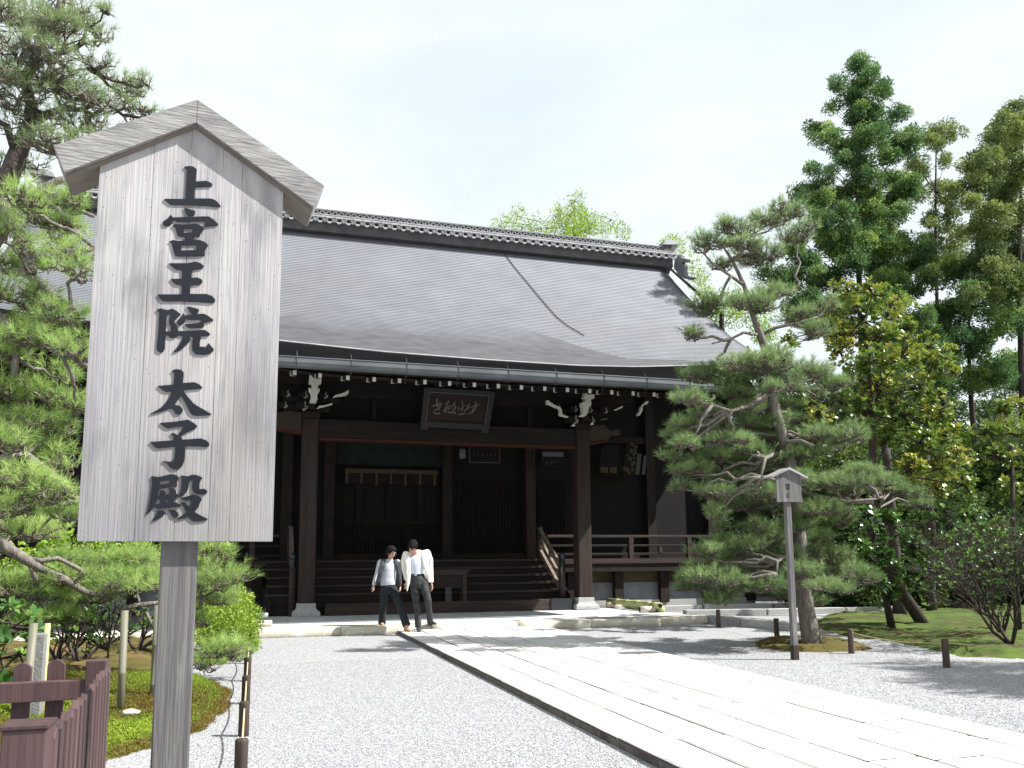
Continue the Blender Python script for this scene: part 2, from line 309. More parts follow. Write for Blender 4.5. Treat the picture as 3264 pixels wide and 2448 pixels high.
def scatter(templates, P, D, S, T):
    """place random templates at points P, axis D, scale S; tone T per clump"""
    Vs, Fs, Ts = [], [], []; off = 0; pick = RNG.integers(0, len(templates), len(P)); Fr = frames(D)
    for i, (tv, tf) in enumerate(templates):
        q = np.where(pick == i)[0]
        if not len(q): continue
        v = np.einsum('nij,vj->nvi', Fr[q], tv)*S[q][:, None, None]+P[q][:, None, :]
        f = tf[None]+(np.arange(len(q))*len(tv))[:, None, None]+off; t = T[q][:, None]+RNG.normal(size=(len(q), len(tv)))*.05
        Vs.append(v.reshape(-1, 3)); Fs.append(f.reshape(-1, 3)); Ts.append(t.ravel()); off += len(q)*len(tv)
    return np.concatenate(Vs), np.concatenate(Fs), np.concatenate(Ts)
def sticks(P0, P1, r0, r1):
    """many three-sided twigs at once"""
    n = len(P0); d = P1-P0; Fr = frames(d+1e-6); A = Fr[:, :, 0]; B = Fr[:, :, 1]; vs = []
    for P, r in ((P0, r0), (P1, r1)):
        for j in range(3):
            th = 2*math.pi*j/3; vs.append(P+(A*math.cos(th)+B*math.sin(th))*r)
    v = np.stack(vs, 1).reshape(-1, 3); k = (np.arange(n)*6)[:, None, None]
    f = np.array([[0, 1, 4], [0, 4, 3], [1, 2, 5], [1, 5, 4], [2, 0, 3], [2, 3, 5]])[None]+k
    return v, f.reshape(-1, 3)
def wob(p0, p1, n=6, amp=.08, sag=0):
    p0, p1 = V(p0), V(p1); d = (p1-p0).length; pts = []
    for i in range(n+1):
        t = i/n; q = p0.lerp(p1, t)
        if 0 < i < n: q += Vector((random.uniform(-1, 1), random.uniform(-1, 1), random.uniform(-1, 1)))*amp*d
        q.z += sag*d*math.sin(math.pi*t); pts.append(q)
    return pts

def pine(name, trunk, pads, leaf, needle, dens, label, cat, limbs=(), bark='bark', twig_r=.007, trunk_n=12, up=.75, group=None, tuft_n=26, autolimb=True, tones=(.25, .85), kidr=.03, nw=.045):
    """trunk: [(point, radius)], pads: [(centre, rx, rz, root or None)]; pads are flat clouds of needle tufts on twigs"""
    base = V(trunk[0][0]); root = empty(name, base, label, cat, group)
    def loc(a): return np.array(a)-np.array(base)
    tb = MB().tube([loc(p) for p, r in trunk], [r for p, r in trunk], trunk_n); tb.build('trunk', bark, root, True)
    for l in limbs:
        n = len(l[0]); MB().tube([loc(p) for p in l[0]], [l[1]+(l[2]-l[1])*i/(n-1) for i in range(n)], 8).build('limb', bark, root, True)
    tps = [needle_tuft(tuft_n, needle, needle*nw, 1.25) for _ in range(10)]
    P, D, S, T, S0, S1, G0, G1 = [], [], [], [], [], [], [], []
    tpts = [V(p) for p, r in trunk]+[V(p) for l in limbs for p in l[0]]
    sub = []
    for c, rx, rz, _r in pads:
        sub.append((V(c), rx*.8, rz, True))
        for _ in range(3): a_ = random.uniform(0, 6.28); q_ = random.uniform(.35, .8); sub.append((V(c)+Vector((math.cos(a_)*rx*q_, math.sin(a_)*rx*q_, random.uniform(-.6, .45)*rz)), rx*random.uniform(.38, .6), rz*random.uniform(.5, .9), False))
    for c, rx, rz, main_ in sub:
        near = min(tpts, key=lambda p: (p-c).length+abs(p.z-c.z)*.4)
        if (near-c).length > rx*.4 and autolimb and main_:
            w = wob(near, c+Vector((0, 0, -rz*.5)), 6, .06); k = len(w)
            MB().tube([loc(p) for p in w], [kidr*(1-.6*i/(k-1)) for i in range(k)], 6).build('branch', bark, root, True)
        n = max(6, int(dens*rx*rx*4)); nb = max(4, int(5+rx*8))
        th = RNG.uniform(0, 2*math.pi, n); rr = np.sqrt(RNG.uniform(0, 1, n)); lump = 1+.25*np.sin(th*3+random.random()*6)+.15*np.sin(th*5+random.random()*6)
        px = rr*np.cos(th)*rx*lump; py = rr*np.sin(th)*rx*lump; h = np.sqrt(np.clip(1-(rr*.95)**2, 0, 1))*rz
        pz = h*RNG.uniform(-.35, 1, n)+RNG.normal(size=n)*rz*.15
        p = np.stack([px, py, pz], 1); d = np.stack([px/rx*.9, py/rx*.9, np.full(n, up)+pz/rz*.4], 1)+RNG.normal(size=(n, 3))*.25
        Q = p+np.array(c); P.append(Q); D.append(d); S.append(RNG.uniform(.75, 1.15, n))
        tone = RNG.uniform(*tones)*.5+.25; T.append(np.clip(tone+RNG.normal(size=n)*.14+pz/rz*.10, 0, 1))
        # side branches, then twigs to every tuft
        ang = RNG.uniform(0, 2*math.pi, nb); tips = np.stack([np.cos(ang)*rx*.6, np.sin(ang)*rx*.6, np.full(nb, -rz*.15)], 1)+np.array(c)
        c0 = np.array([c.x, c.y, c.z-rz*.5]); mid = (tips+c0)/2+RNG.normal(size=(nb, 3))*rx*.09
        G0 += [np.repeat(c0[None], nb, 0), mid]; G1 += [mid, tips]
        alls = np.concatenate([mid, tips]); j = np.argmin(((Q[:, None, :]-alls[None])**2).sum(2), 1)
        m2 = (Q+alls[j])/2+RNG.normal(size=(n, 3))*.02+np.array([0, 0, -.02]); S0 += [alls[j], m2]; S1 += [m2, Q-d/np.linalg.norm(d, axis=1, keepdims=True)*needle*.2]
    v, f = sticks(np.concatenate(G0), np.concatenate(G1), twig_r*2, twig_r*1.2); v2, f2 = sticks(np.concatenate(S0), np.concatenate(S1), twig_r, twig_r*.6)
    npmesh('twigs', np.concatenate([v, v2])-np.array(base), np.concatenate([f, f2+len(v)]), None, 'bark_twig', root, kind='stuff')
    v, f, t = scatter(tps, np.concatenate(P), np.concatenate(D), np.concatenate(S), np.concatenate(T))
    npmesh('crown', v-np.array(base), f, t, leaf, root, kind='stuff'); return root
def cloud_tree(name, trunk, blobs, leaf, tps, per, label, cat, bark='bark_dark', scale=1, group=None, updir=.6, stick_r=.012, kind=None, shell=.45, tones=(.1, .9)):
    """blobs: [(centre, radius, vertical radius)] of leaf clumps around a trunk"""
    base = V(trunk[0][0]); root = empty(name, base, label, cat, group, kind); bn = np.array(base)
    if trunk[0][1] > 0: MB().tube([np.array(p)-bn for p, r in trunk], [r for p, r in trunk], 9).build('trunk', bark, root, True)
    P, D, S, T, A0, A1 = [], [], [], [], [], []; tp = np.array([list(map(float, p)) for p, r in trunk])
    for c, r, rz in blobs:
        c = np.array(c, float); n = max(3, int(per*r*r)); q = RNG.normal(size=(n, 3)); q /= np.linalg.norm(q, axis=1, keepdims=True); q *= RNG.uniform(shell, 1.05, n)[:, None]
        lump = 1+.3*np.sin(q[:, :1]*5+c[0]*3)*np.cos(q[:, 1:2]*4+c[2]*2); q = q*lump
        p = c+q*np.array([r, r, rz]); P.append(p); D.append(q+np.array([0, 0, updir])+RNG.normal(size=(n, 3))*.2); S.append(RNG.uniform(.7, 1.25, n)*scale)
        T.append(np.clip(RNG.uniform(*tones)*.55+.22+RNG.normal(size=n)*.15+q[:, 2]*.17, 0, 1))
        k = tp[np.argmin(((tp-c)**2*np.array([1, 1, .6])).sum(1))]; kd_ = np.linalg.norm(k-c); A0.append((c+(k-c)*min(1, 1.1/max(kd_, .01)))[None]); A1.append(c[None]); m = min(n, 14)
        A0.append(np.repeat(c[None], m, 0)); A1.append(p[:m])
    v, f = sticks(np.concatenate(A0), np.concatenate(A1), stick_r*2, stick_r); npmesh('branches', v-bn, f, None, bark, root, kind='stuff')
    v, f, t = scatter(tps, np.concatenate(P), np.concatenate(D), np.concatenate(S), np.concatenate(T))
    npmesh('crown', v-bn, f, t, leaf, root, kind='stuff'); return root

# ================================================================== SETTING
def ss(x): x = np.clip(x, 0, 1); return x*x*(3-2*x)
def poly_dist(P, poly):
    poly = np.array(poly, float); n = len(poly); d = np.full(len(P), 1e9); ins = np.zeros(len(P), bool)
    for i in range(n):
        a, b = poly[i], poly[(i+1) % n]; ab = b-a; t = np.clip(((P-a)@ab)/(ab@ab), 0, 1); d = np.minimum(d, np.linalg.norm(P-(a+t[:, None]*ab), axis=1))
        c = ((a[1] > P[:, 1]) != (b[1] > P[:, 1])) & (P[:, 0] < (b[0]-a[0])*(P[:, 1]-a[1])/(b[1]-a[1]+1e-12)+a[0]); ins ^= c
    return np.where(ins, d, -d)
def mound(name, poly, h, res, m, edge=.35, rough=.02, **k):
    poly = np.array(poly, float); x0, y0 = poly.min(0)-.1; x1, y1 = poly.max(0)+.1
    xs = np.arange(x0, x1, res); ys = np.arange(y0, y1, res); X, Y = np.meshgrid(xs, ys); P = np.stack([X.ravel(), Y.ravel()], 1)
    d = poly_dist(P, poly)+.05*np.sin(P[:, 0]*7)*np.cos(P[:, 1]*6)+.03*np.sin(P[:, 0]*17+P[:, 1]*13); z = -.03+(h+.03)*np.sqrt(ss(d/edge+.08))
    z += np.where(d > 0, .5*h*np.sin(P[:, 0]*2.1+1)*np.sin(P[:, 1]*1.7)*ss(d/edge), 0)+RNG.normal(size=len(z))*rough*ss(d/.1)
    nx = len(xs); i = np.arange(len(P)).reshape(len(ys), nx); q = np.stack([i[:-1, :-1], i[:-1, 1:], i[1:, 1:], i[1:, :-1]], -1).reshape(-1, 4)
    q = q[(d[q] > -.12).any(1)]; used = np.unique(q); mp_ = np.zeros(len(P), int); mp_[used] = np.arange(len(used))
    o = npmesh(name, np.stack([P[used, 0], P[used, 1], z[used]], 1), mp_[q], None, m, None, 4, **k)
    o.data.polygons.foreach_set('use_smooth', [True]*len(o.data.polygons)); return o

# gravel: one sheet to the horizon
gm = bpy.data.materials.new('gravel'); gm.use_nodes = True; t = gm.node_tree; b = t.nodes['Principled BSDF']; b.inputs['Roughness'].default_value = .9; b.inputs['Specular IOR Level'].default_value = .15
tcn = t.nodes.new('ShaderNodeTexCoord'); vo = t.nodes.new('ShaderNodeTexVoronoi'); vo.inputs['Scale'].default_value = 62; vo2 = t.nodes.new('ShaderNodeTexVoronoi'); vo2.inputs['Scale'].default_value = 25
n1 = t.nodes.new('ShaderNodeTexNoise'); n1.inputs['Scale'].default_value = 14; n1.inputs['Detail'].default_value = 8; n1.inputs['Roughness'].default_value = .7
r1 = t.nodes.new('ShaderNodeValToRGB'); r1.color_ramp.elements[0].color = (.22, .22, .228, 1); r1.color_ramp.elements[1].color = (.36, .36, .365, 1); r1.color_ramp.elements[0].position = .08; r1.color_ramp.elements[1].position = .52
sx = t.nodes.new('ShaderNodeSeparateColor'); mxn = t.nodes.new('ShaderNodeMix'); mxn.data_type = 'RGBA'; mxn.blend_type = 'MULTIPLY'; mxn.inputs[0].default_value = .8
r2 = t.nodes.new('ShaderNodeValToRGB'); r2.color_ramp.elements[0].color = (.80, .80, .81, 1); r2.color_ramp.elements[1].color = (1, 1, 1, 1); r2.color_ramp.elements[0].position = .40; r2.color_ramp.elements[1].position = .56
for v_ in (vo, vo2, n1): t.links.new(tcn.outputs['Object'], v_.inputs['Vector'])
t.links.new(vo.outputs['Color'], sx.inputs[0]); t.links.new(sx.outputs[0], r1.inputs[0]); t.links.new(n1.outputs[0], r2.inputs[0]); t.links.new(r1.outputs[0], mxn.inputs[6]); t.links.new(r2.outputs[0], mxn.inputs[7]); t.links.new(mxn.outputs[2], b.inputs['Base Color'])
ad = t.nodes.new('ShaderNodeMath'); ad.operation = 'ADD'; bp = t.nodes.new('ShaderNodeBump'); bp.inputs['Strength'].default_value = .6; bp.inputs['Distance'].default_value = .02; bp.invert = True
t.links.new(vo.outputs['Distance'], ad.inputs[0]); t.links.new(vo2.outputs['Distance'], ad.inputs[1]); t.links.new(ad.outputs[0], bp.inputs['Height']); t.links.new(bp.outputs[0], b.inputs['Normal']); MATS['gravel'] = gm
MB().add([(-300, -200, 0), (300, -200, 0), (300, 400, 0), (-300, 400, 0)], [(0, 1, 2, 3)]).build('gravel_ground', 'gravel', kind='structure')
# loose stones near the camera
sm = bpy.data.materials.new('gravel_stone'); sm.use_nodes = True; t = sm.node_tree; b = t.nodes['Principled BSDF']; a = t.nodes.new('ShaderNodeAttribute'); a.attribute_name = 'tone'; r = t.nodes.new('ShaderNodeValToRGB')
r.color_ramp.elements[0].color = (.20, .20, .21, 1); r.color_ramp.elements[1].color = (.40, .40, .405, 1); t.links.new(a.outputs['Fac'], r.inputs[0]); t.links.new(r.outputs[0], b.inputs['Base Color']); b.inputs['Roughness'].default_value = .9; MATS['gravel_stone'] = sm
def loose(n, x0, x1, y0, y1, keep=None):
    P = np.stack([RNG.uniform(x0, x1, n), y0+(y1-y0)*RNG.uniform(0, 1, n)**1.5, np.full(n, .001)], 1); 
    if keep is not None: P = P[keep(P)]
    return P
oct_ = []
for _ in range(8):
    v = np.array([(1, 0, 0), (-1, 0, 0), (0, 1, 0), (0, -1, 0), (0, 0, .75), (0, 0, -.4)])*RNG.uniform(.6, 1.2, (6, 1)); oct_.append((v, np.array([(0, 2, 4), (2, 1, 4), (1, 3, 4), (3, 0, 4), (2, 0, 5), (1, 2, 5), (3, 1, 5), (0, 3, 5)])))
P = np.concatenate([loose(42000, -.6, 2.64, 4.0, 12.5), loose(20000, 5.7, 9.4, 5.5, 12.5)])
D = np.tile([0, 0, 1.], (len(P), 1))+RNG.normal(size=(len(P), 3))*.15; v, f, tt = scatter(oct_, P, D, RNG.uniform(.0045, .0105, len(P)), RNG.uniform(0, 1, len(P))**.8)
npmesh('gravel', v, f, tt, 'gravel_stone', kind='stuff', label='loose pale gravel stones strewn over the forecourt')

# moss banks
mound('moss_bank', [(-9, 6.2), (-3, 6.35), (-1.7, 6.4), (-1.05, 6.75), (-.85, 7.1), (-.56, 7.5), (-.42, 7.75), (-.27, 8.4), (-.20, 9.2), (-.21, 9.9), (-.38, 10.7), (-.73, 11.3), (-1.1, 11.6), (-9, 11.8)], .12, .045, 'moss', .5, .010, kind='structure')
mound('garden_soil', [(-9, 11.6), (-1.1, 11.5), (-1.0, 12.6), (-1.25, 13.5), (-1.3, 15.5), (-1.2, 19.5), (-9, 19.5)], .09, .12, 'moss_shade', .5, .015, kind='structure')
mound('moss_bank', [(10.7, 14.6), (10.05, 13.0), (10.2, 11.9), (9.75, 10.5), (9.55, 9.9), (10.2, 9.4), (14, 8.3), (30, 8), (30, 25), (16.5, 21), (12.6, 17.2), (11.2, 15.9)], .06, .14, 'moss_tree_shade', .7, .012, kind='structure')
mound('moss_mound', [(8.0, 12.7), (7.62, 11.9), (7.7, 11.35), (8.3, 10.95), (9.2, 11.1), (9.6, 12.0), (9.5, 12.9), (8.8, 13.4)], .07, .05, 'moss_shade', .4, .008, kind='structure')

# stone path: every slab a piece
KZ, PZ_ = .16, .08
path = MB().b2((2.68, -4, -.05), (5.64, 16.62, PZ_-.028)).build('stone_path', 'joint', kind='structure')
xs = [2.67, 3.08, 3.50, 3.93, 4.37, 4.80, 5.23, 5.65]
for i in range(7):
    y = -4.0+random.uniform(-.5, 0)
    while y < 16.58:
        l = random.uniform(1.1, 2.1) if i in (0, 6) else random.uniform(.65, 1.7); y1 = min(y+l, 16.6)
        if 16.6-y1 < .3: y1 = 16.6
        a = .012; x0, x1 = xs[i], xs[i+1]; z = PZ_+random.uniform(-.003, .003); vs = []
        # worn outline: a ring of points on the rim, a chamfer, a slightly crowned top
        ring = []
        for j in range(7): ring.append((x0+a+random.uniform(-.004, .004), y+a+(y1-y-2*a)*j/6))
        for j in range(1, 3): ring.append((x0+(x1-x0)*j/3, y1-a+random.uniform(-.006, .004)))
        for j in range(7): ring.append((x1-a+random.uniform(-.004, .004), y1-a-(y1-y-2*a)*j/6))
        for j in range(1, 3): ring.append((x1-(x1-x0)*j/3, y+a+random.uniform(-.004, .006)))
        n = len(ring); cx, cy = (x0+x1)/2, (y+y1)/2; vs = [(p[0], p[1], 0) for p in ring]+[(p[0], p[1], z-.010) for p in ring]+[(cx+(p[0]-cx)*(1-.016/(x1-x0)*2), cy+(p[1]-cy)*(1-.016/(y1-y)*2), z) for p in ring]
        fs = [(j, (j+1) % n, n+(j+1) % n, n+j) for j in range(n)]+[(n+j, n+(j+1) % n, 2*n+(j+1) % n, 2*n+j) for j in range(n)]+[tuple(2*n+j for j in range(n))]
        so = MB().add(vs, fs).build('slab', 'slab', path); so.data.materials.append(M['slab_side_shade']); y = y1
        for p_ in so.data.polygons:
            if abs(p_.normal.z) < .3: p_.material_index = 1
# terrace with its kerb stones and diagonal paving
ter = MB().b2((-6.6, 16.75, -.05), (9.35, 24, KZ-.03)).build('terrace', 'joint', kind='structure')
ks = [-4.2, -2.1, -.25, 1.60, 3.35, 5.12, 6.72, 8.3, 9.42]
for a, b_ in zip(ks, ks[1:]):
    nx = 9; vs = []; prof = [(16.60, -.05), (16.585, .05), (16.60, KZ-.03), (16.635, KZ), (17.12, KZ+.002), (17.12, -.05)]
    for i in range(nx):
        x = a+.006+(b_-a-.012)*i/(nx-1)
        for y, z in prof: vs.append((x, y+random.uniform(-.010, .010)*(z < KZ-.01), z+random.uniform(-.004, .003)*(z > .1)))
    k = len(prof); fs = [(i*k+j, (i+1)*k+j, (i+1)*k+(j+1) % k, i*k+(j+1) % k) for i in range(nx-1) for j in range(k)]+[tuple(range(k)), tuple((nx-1)*k+j for j in reversed(range(k)))]
    MB().add(vs, fs).build('kerb_stone', 'granite', ter, True)
def clip(poly, ax, lim, sgn):
    o = []
    for i in range(len(poly)):
        a, b_ = poly[i], poly[(i+1) % len(poly)]; da, db = sgn*(a[ax]-lim), sgn*(b_[ax]-lim)
        if da >= 0: o.append(a)
        if da*db < 0: q = da/(da-db); o.append(tuple(a[k]+(b_[k]-a[k])*q for k in range(2)))
    return o
T_ = .52; g = .006
for i in range(-20, 40):
    for j in range(-20, 40):
        u, v = i*T_, j*T_; q = [(u+g, v+g), (u+T_-g, v+g), (u+T_-g, v+T_-g), (u+g, v+T_-g)]; c, s_ = math.cos(math.radians(42)), math.sin(math.radians(42))
        q = [(p[0]*c-p[1]*s_-.5, p[0]*s_+p[1]*c+16.5) for p in q]
        for ax, lim, sg in ((0, -1.6, 1), (0, 9.3, -1), (1, 17.13, 1), (1, 20.35, -1)): q = clip(q, ax, lim, sg) if len(q) > 2 else []
        if len(q) > 2:
            n = len(q); z = KZ+random.uniform(-.002, .002); MB().add([(*p, z) for p in q]+[(*p, z-.03) for p in q], [tuple(range(n))]+[(k, n+k, n+(k+1) % n, (k+1) % n) for k in range(n)]).build('paving_tile', 'tile_paving', ter)
# drain kerbs beside the terrace
def kerb_run(pts, w_, h_, n, name, label):
    e = empty(name, (*pts[0], 0), kind='structure')
    for i in range(n):
        a = V((*pts[0], 0)).lerp(V((*pts[1], 0)), i/n); c = V((*pts[0], 0)).lerp(V((*pts[1], 0)), (i+1)/n-.008); d = (c-a).normalized(); a -= V((*pts[0], 0)); c -= V((*pts[0], 0))
        MB().beam(a+Vector((0, 0, h_/2-.03+random.uniform(-.01, .01))), c+Vector((0, 0, h_/2-.03)), w_, h_+.06).build('kerb_stone', 'granite_grey', e, bev=.012)
kerb_run([(9.55, 17.1), (10.05, 14.35)], .26, .17, 2, 'drain_kerb', '')
kerb_run([(9.7, 17.2), (10.6, 14.2)], .0001+.20, .05, 2, 'drain_floor', '') if False else None
kerb_run([(9.5, 20.8), (18, 20.5)], .25, .16, 4, 'drain_kerb', '')
kerb_run([(10.1, 18.9), (16.5, 18.2)], .25, .15, 3, 'drain_kerb', '')
kerb_run([(-1.9, 17.3), (-9, 17.3)], .3, .15, 3, 'drain_kerb', '')

# ================================================================== TEMPLE HALL
YG = 16.3; KX0, KX1 = -1.9, 10.9; RX0, RX1 = -7.0, 14.9; YM = 21.2; YR = 28.0; ZR = 12.40
hall = empty('temple_hall', (0, 0, 0), 'dark timber temple hall with broad grey shingled roof behind the stone terrace', 'temple')
def ze(x): return float(np.interp(x, [-2, .3, 2.3, 4.4, 6.4, 7.7, 8.8, 9.6, 11], [5.76, 5.57, 5.48, 5.45, 5.45, 5.50, 5.59, 5.67, 5.86]))
def zm(x): return 6.80+.45*(abs(x-4.0)/10.7)**3
def zmain(x, y): t_ = (YR-y)/(YR-YM); return ZR-(ZR-zm(x))*(1.28*t_-.28*t_*t_)
def smain(x, y): t_ = (YR-y)/(YR-YM); return (ZR-zm(x))/(YR-YM)*(1.28-.56*t_)
def profile(x, kohai):
    ys = list(np.linspace(YR, YM, 30)); pts = [(y, zmain(x, y)) for y in ys]
    if kohai:
        e = max(0, (abs(x-4.5)-2.4)/(4.2 if x < 4.5 else 2.9)); e = min(1, e); yb = 23.9-2.5*e; pts = [(y, zmain(x, y)) for y in np.linspace(YR, yb, 24)]
        zb, sb = zmain(x, yb), smain(x, yb); z1 = ze(x); Lh = yb-YG; avg = (zb-z1)/Lh; s0 = sb*(1-e)+avg*(1.15 if x < 4.5 else .98)*e; s1 = max(.12, avg*.62)
        for q in np.linspace(0, 1, 26)[1:]:
            h00, h10, h01, h11 = 2*q**3-3*q*q+1, q**3-2*q*q+q, -2*q**3+3*q*q, q**3-q*q
            pts.append((yb-Lh*q, h00*zb+h10*(-s0)*Lh+h01*z1+h11*(-s1)*Lh))
    return np.array(pts)
PITCH = .125
def roof_patch(x0, x1, n, kohai, verge=None):
    xs = np.linspace(x0, x1, n); profs = [profile(x, kohai) for x in xs]
    al = [np.concatenate([[0], np.cumsum(np.hypot(*np.diff(p, axis=0).T))]) for p in profs]; Lm = max(a[-1] for a in al); K = int(Lm/PITCH)+1
    vs = []; fs = []
    for i, x in enumerate(xs):
        p, a = profs[i], al[i]; dz = 0
        if verge is not None: u = max(0, (abs(x-verge)*-1+.75)/.75); dz = -.40*u*u
        for k in range(K):
            s0, s1 = min(k*PITCH, a[-1]), min((k+1)*PITCH, a[-1])
            for s_, up in ((s0, 0), (s1, .026)): vs.append((x, np.interp(s_, a, p[:, 0]), np.interp(s_, a, p[:, 1])+up+dz))
    K2 = 2*K
    for i in range(n-1):
        for k in range(K2-1): fs.append((i*K2+k, i*K2+k+1, (i+1)*K2+k+1, (i+1)*K2+k))
    return vs, fs
for args in ((KX0, KX1, 90, True, None), (RX0, KX0, 24, False, RX0), (KX1, RX1, 26, False, RX1)):
    vs, fs = roof_patch(*args); ro = npmesh('roof', np.array(vs), np.array(fs), None, 'shingle', hall, 4, kind='stuff'); ro.data.materials.append(M['shingle_edge']); K2_ = len(vs)//args[2]; ro.data.polygons.foreach_set('material_index', np.tile(np.arange(K2_-1) % 2, args[2]-1).astype(np.int32))
# rear slope, gable ends
vs = []; fs = []
for x in (RX0, RX1):
    for y in np.linspace(YR, 35.5, 8): vs.append((x, y, ZR-(y-YR)*.80))
for i in range(7): fs.append((i, i+1, 9+i, 8+i))
MB().add(vs, fs).build('rear_roof', 'shingle', hall)
for x in (RX0+.9, RX1-.9):
    pts = [(x, YR, ZR-.4)]+[(x, p[0], p[1]-.45) for p in profile(x, False)[::6]]+[(x, YM+.2, 6.2), (x, 34.5, 6.2)]
    MB().prism([pts], (.12, 0, 0)).build('gable_wall', 'black_wood', hall)
for x, sg in ((RX0, 1), (RX1, -1)):      # bargeboards
    p = profile(x, False)[::3]; up = [(x+sg*.05, a, b_-.42) for a, b_ in p]; lo = [(x+sg*.05, a, b_-.85) for a, b_ in p]
    MB().prism([up+lo[::-1]], (sg*.10, 0, 0)).build('bargeboard', 'eave_edge', hall)
# eaves: thick edge, pale strip painted for the highlight on the rim, soffit
def strip(name, fa, fb, xs, m, th=(0, 0, 0)):
    n = len(xs); vs = [fa(x) for x in xs]+[fb(x) for x in xs]; MB().add(vs, [(i, i+1, n+i+1, n+i) for i in range(n-1)]).build(name, m, hall)
kx = np.linspace(KX0, KX1, 40)
n = len(kx); vs = []
for x in kx:
    z = ze(x); vs += [(x, YG-.005, z+.024), (x, YG-.012, z-.004), (x, YG+.10, z-.34), (x, YG+.3, z-.36)]
MB().add(vs, [(4*i+j, 4*i+4+j, 4*i+5+j, 4*i+1+j) for i in range(n-1) for j in range(3)]).build('eave_edge', 'eave_edge', hall)
MB().tube([(x, YG-.012, ze(x)+.014) for x in kx], .013, 5).build('eave_highlight', 'tile_light', hall)
def soffit(xs, pl):
    vs = [(x, y, z+dz(x)) for x in xs for y, z in pl]; k = len(pl)
    return MB().add(vs, [(i*k+j, (i+1)*k+j, (i+1)*k+j+1, i*k+j+1) for i in range(len(xs)-1) for j in range(k-1)])
def curl(x): return .25*max(0, (abs(x-5.3)-3.4)/3)**2
dz = curl
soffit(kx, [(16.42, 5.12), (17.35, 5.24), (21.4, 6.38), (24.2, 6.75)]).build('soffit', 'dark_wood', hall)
dz = lambda x: zm(x)-6.8
for a, b_ in ((RX0+.1, KX0), (KX1, RX1-.1)):
    xs_ = np.linspace(a, b_, 12); soffit(xs_, [(YM+.02, 6.80), (YM-.01, 6.78), (YM+.1, 6.44), (24.2, 7.15)]).build('soffit', 'dark_wood', hall)
# rafters: lower tier and flying tier, each with its white painted end
def rafter(x, p0, p1, w_, h_, ze_):
    r_ = MB().beam((x, p0[0]+.012, p0[1]+ze_), (x, p1[0], p1[1]+ze_), w_, h_).build('rafter', 'wood_y', hall)
    MB().box((x, p0[0], p0[1]+ze_), (w_*.98, .014, h_*1.0)).build('end_cap', 'white_paint', r_)
lo_px = [930, 1008, 1093, 1174, 1252, 1330, 1406, 1482, 1556, 1627, 1699, 1769, 1838, 1906, 1972, 2037, 2098, 2160]
lx = [PY(u, 1190+ (u-930)*.066, 17.25)[0] for u in lo_px]; step = (lx[-1]-lx[0])/(len(lx)-1); lx = [lx[0]-step*3, lx[0]-2*step, lx[0]-step]+lx+[lx[-1]+step]
for x in lx: rafter(x, (17.25, 5.115), (21.4, 6.28), .078, .098, curl(x)); rafter(x+.03, (16.55, 4.985), (17.9, 5.24), .068, .088, curl(x))
for x in list(np.arange(RX0+.4, KX0, .53))+list(np.arange(KX1+.4, RX1-.3, .53)): rafter(x, (YM+.35, 6.42), (23.6, 7.0), .078, .1, zm(x)-6.8)
MB().tube([(x, 17.3, 5.19+curl(x)) for x in kx], .05, 4).build('eave_batten', 'dark_wood', hall)
# gutter in lengths with hanging hooks
gj = [885, 946, 1120, 1297, 1461, 1620, 1773, 1924, 2060]; gx = [PY(u, 1160+(u-885)*.06, 16.2)[0] for u in gj][1:]; d_ = 1.03
gx = [gx[0]-k*d_ for k in (2, 1)]+gx+[gx[-1]+k*d_ for k in (1, 2)]
for a, b_ in zip(gx, gx[1:]):
    z0, z1 = 5.15+(0), 5.15; prof = [(16.13, .10), (16.145, .115), (16.13, .0), (16.15, -.075), (16.20, -.105), (16.26, -.10), (16.30, -.03), (16.30, .10), (16.27, .10), (16.27, -.02), (16.2, -.08), (16.16, -.05), (16.15, .09)]
    vs = [(x, y, 5.15+z) for x in (a+.004, b_-.004) for y, z in prof]; k = len(prof)
    gs = MB().add(vs, [(j, (j+1) % k, k+(j+1) % k, k+j) for j in range(k)]+[tuple(range(k)), tuple(k+j for j in reversed(range(k)))]).build('gutter_segment', 'gutter_metal', hall)
    MB().tube([(a, 16.34, 5.42), (a, 16.22, 5.31), (a, 16.125, 5.25), (a, 16.122, 5.12), (a, 16.17, 5.03), (a, 16.28, 5.0)], .0055, 5).tube([(a-.02, 16.2, 5.04), (a-.03, 16.22, 4.86)], .003, 4).build('gutter_hook', 'tile_dark', gs)
# ridge: courses, round tiles, wave tiles
ry = YR
def course(name, z0, z1, d, m, ext=0): MB().b2((RX0+.35-ext, ry-d, z0), (RX1-.15+ext, ry+d, z1)).build(name, m, hall)
course('ridge_base', 12.30, 12.60, .42, 'tile_dark'); course('ridge_wall', 12.60, 12.80, .34, 'tile_dark'); course('ridge_ledge', 12.76, 12.82, .50, 'tile_light')
course('ridge_band', 12.82, 12.90, .32, 'tile'); course('ridge_ledge', 12.90, 12.925, .38, 'tile_light'); course('ridge_wall', 12.925, 13.07, .26, 'tile_dark'); course('ridge_cap', 13.07, 13.115, .34, 'tile')
course('ridge_cap', 13.115, 13.16, .24, 'tile_light')
rt0 = MB().lathe((0, 0, 0), [(.088, .12), (.092, 0), (.090, -.02), (.068, -.024), (.066, -.012), (.002, -.012)], 14, 'y').mesh('tile')
pt0 = MB().prism([[(.155*math.cos(a)*.62, 0, -.085*math.sin(a)-.01) for a in np.linspace(0, math.pi, 8)]+[(.135*math.cos(a)*.62, 0, -.055*math.sin(a)+.008) for a in np.linspace(math.pi, 0, 8)]], (0, .1, 0)).mesh('tile_light')
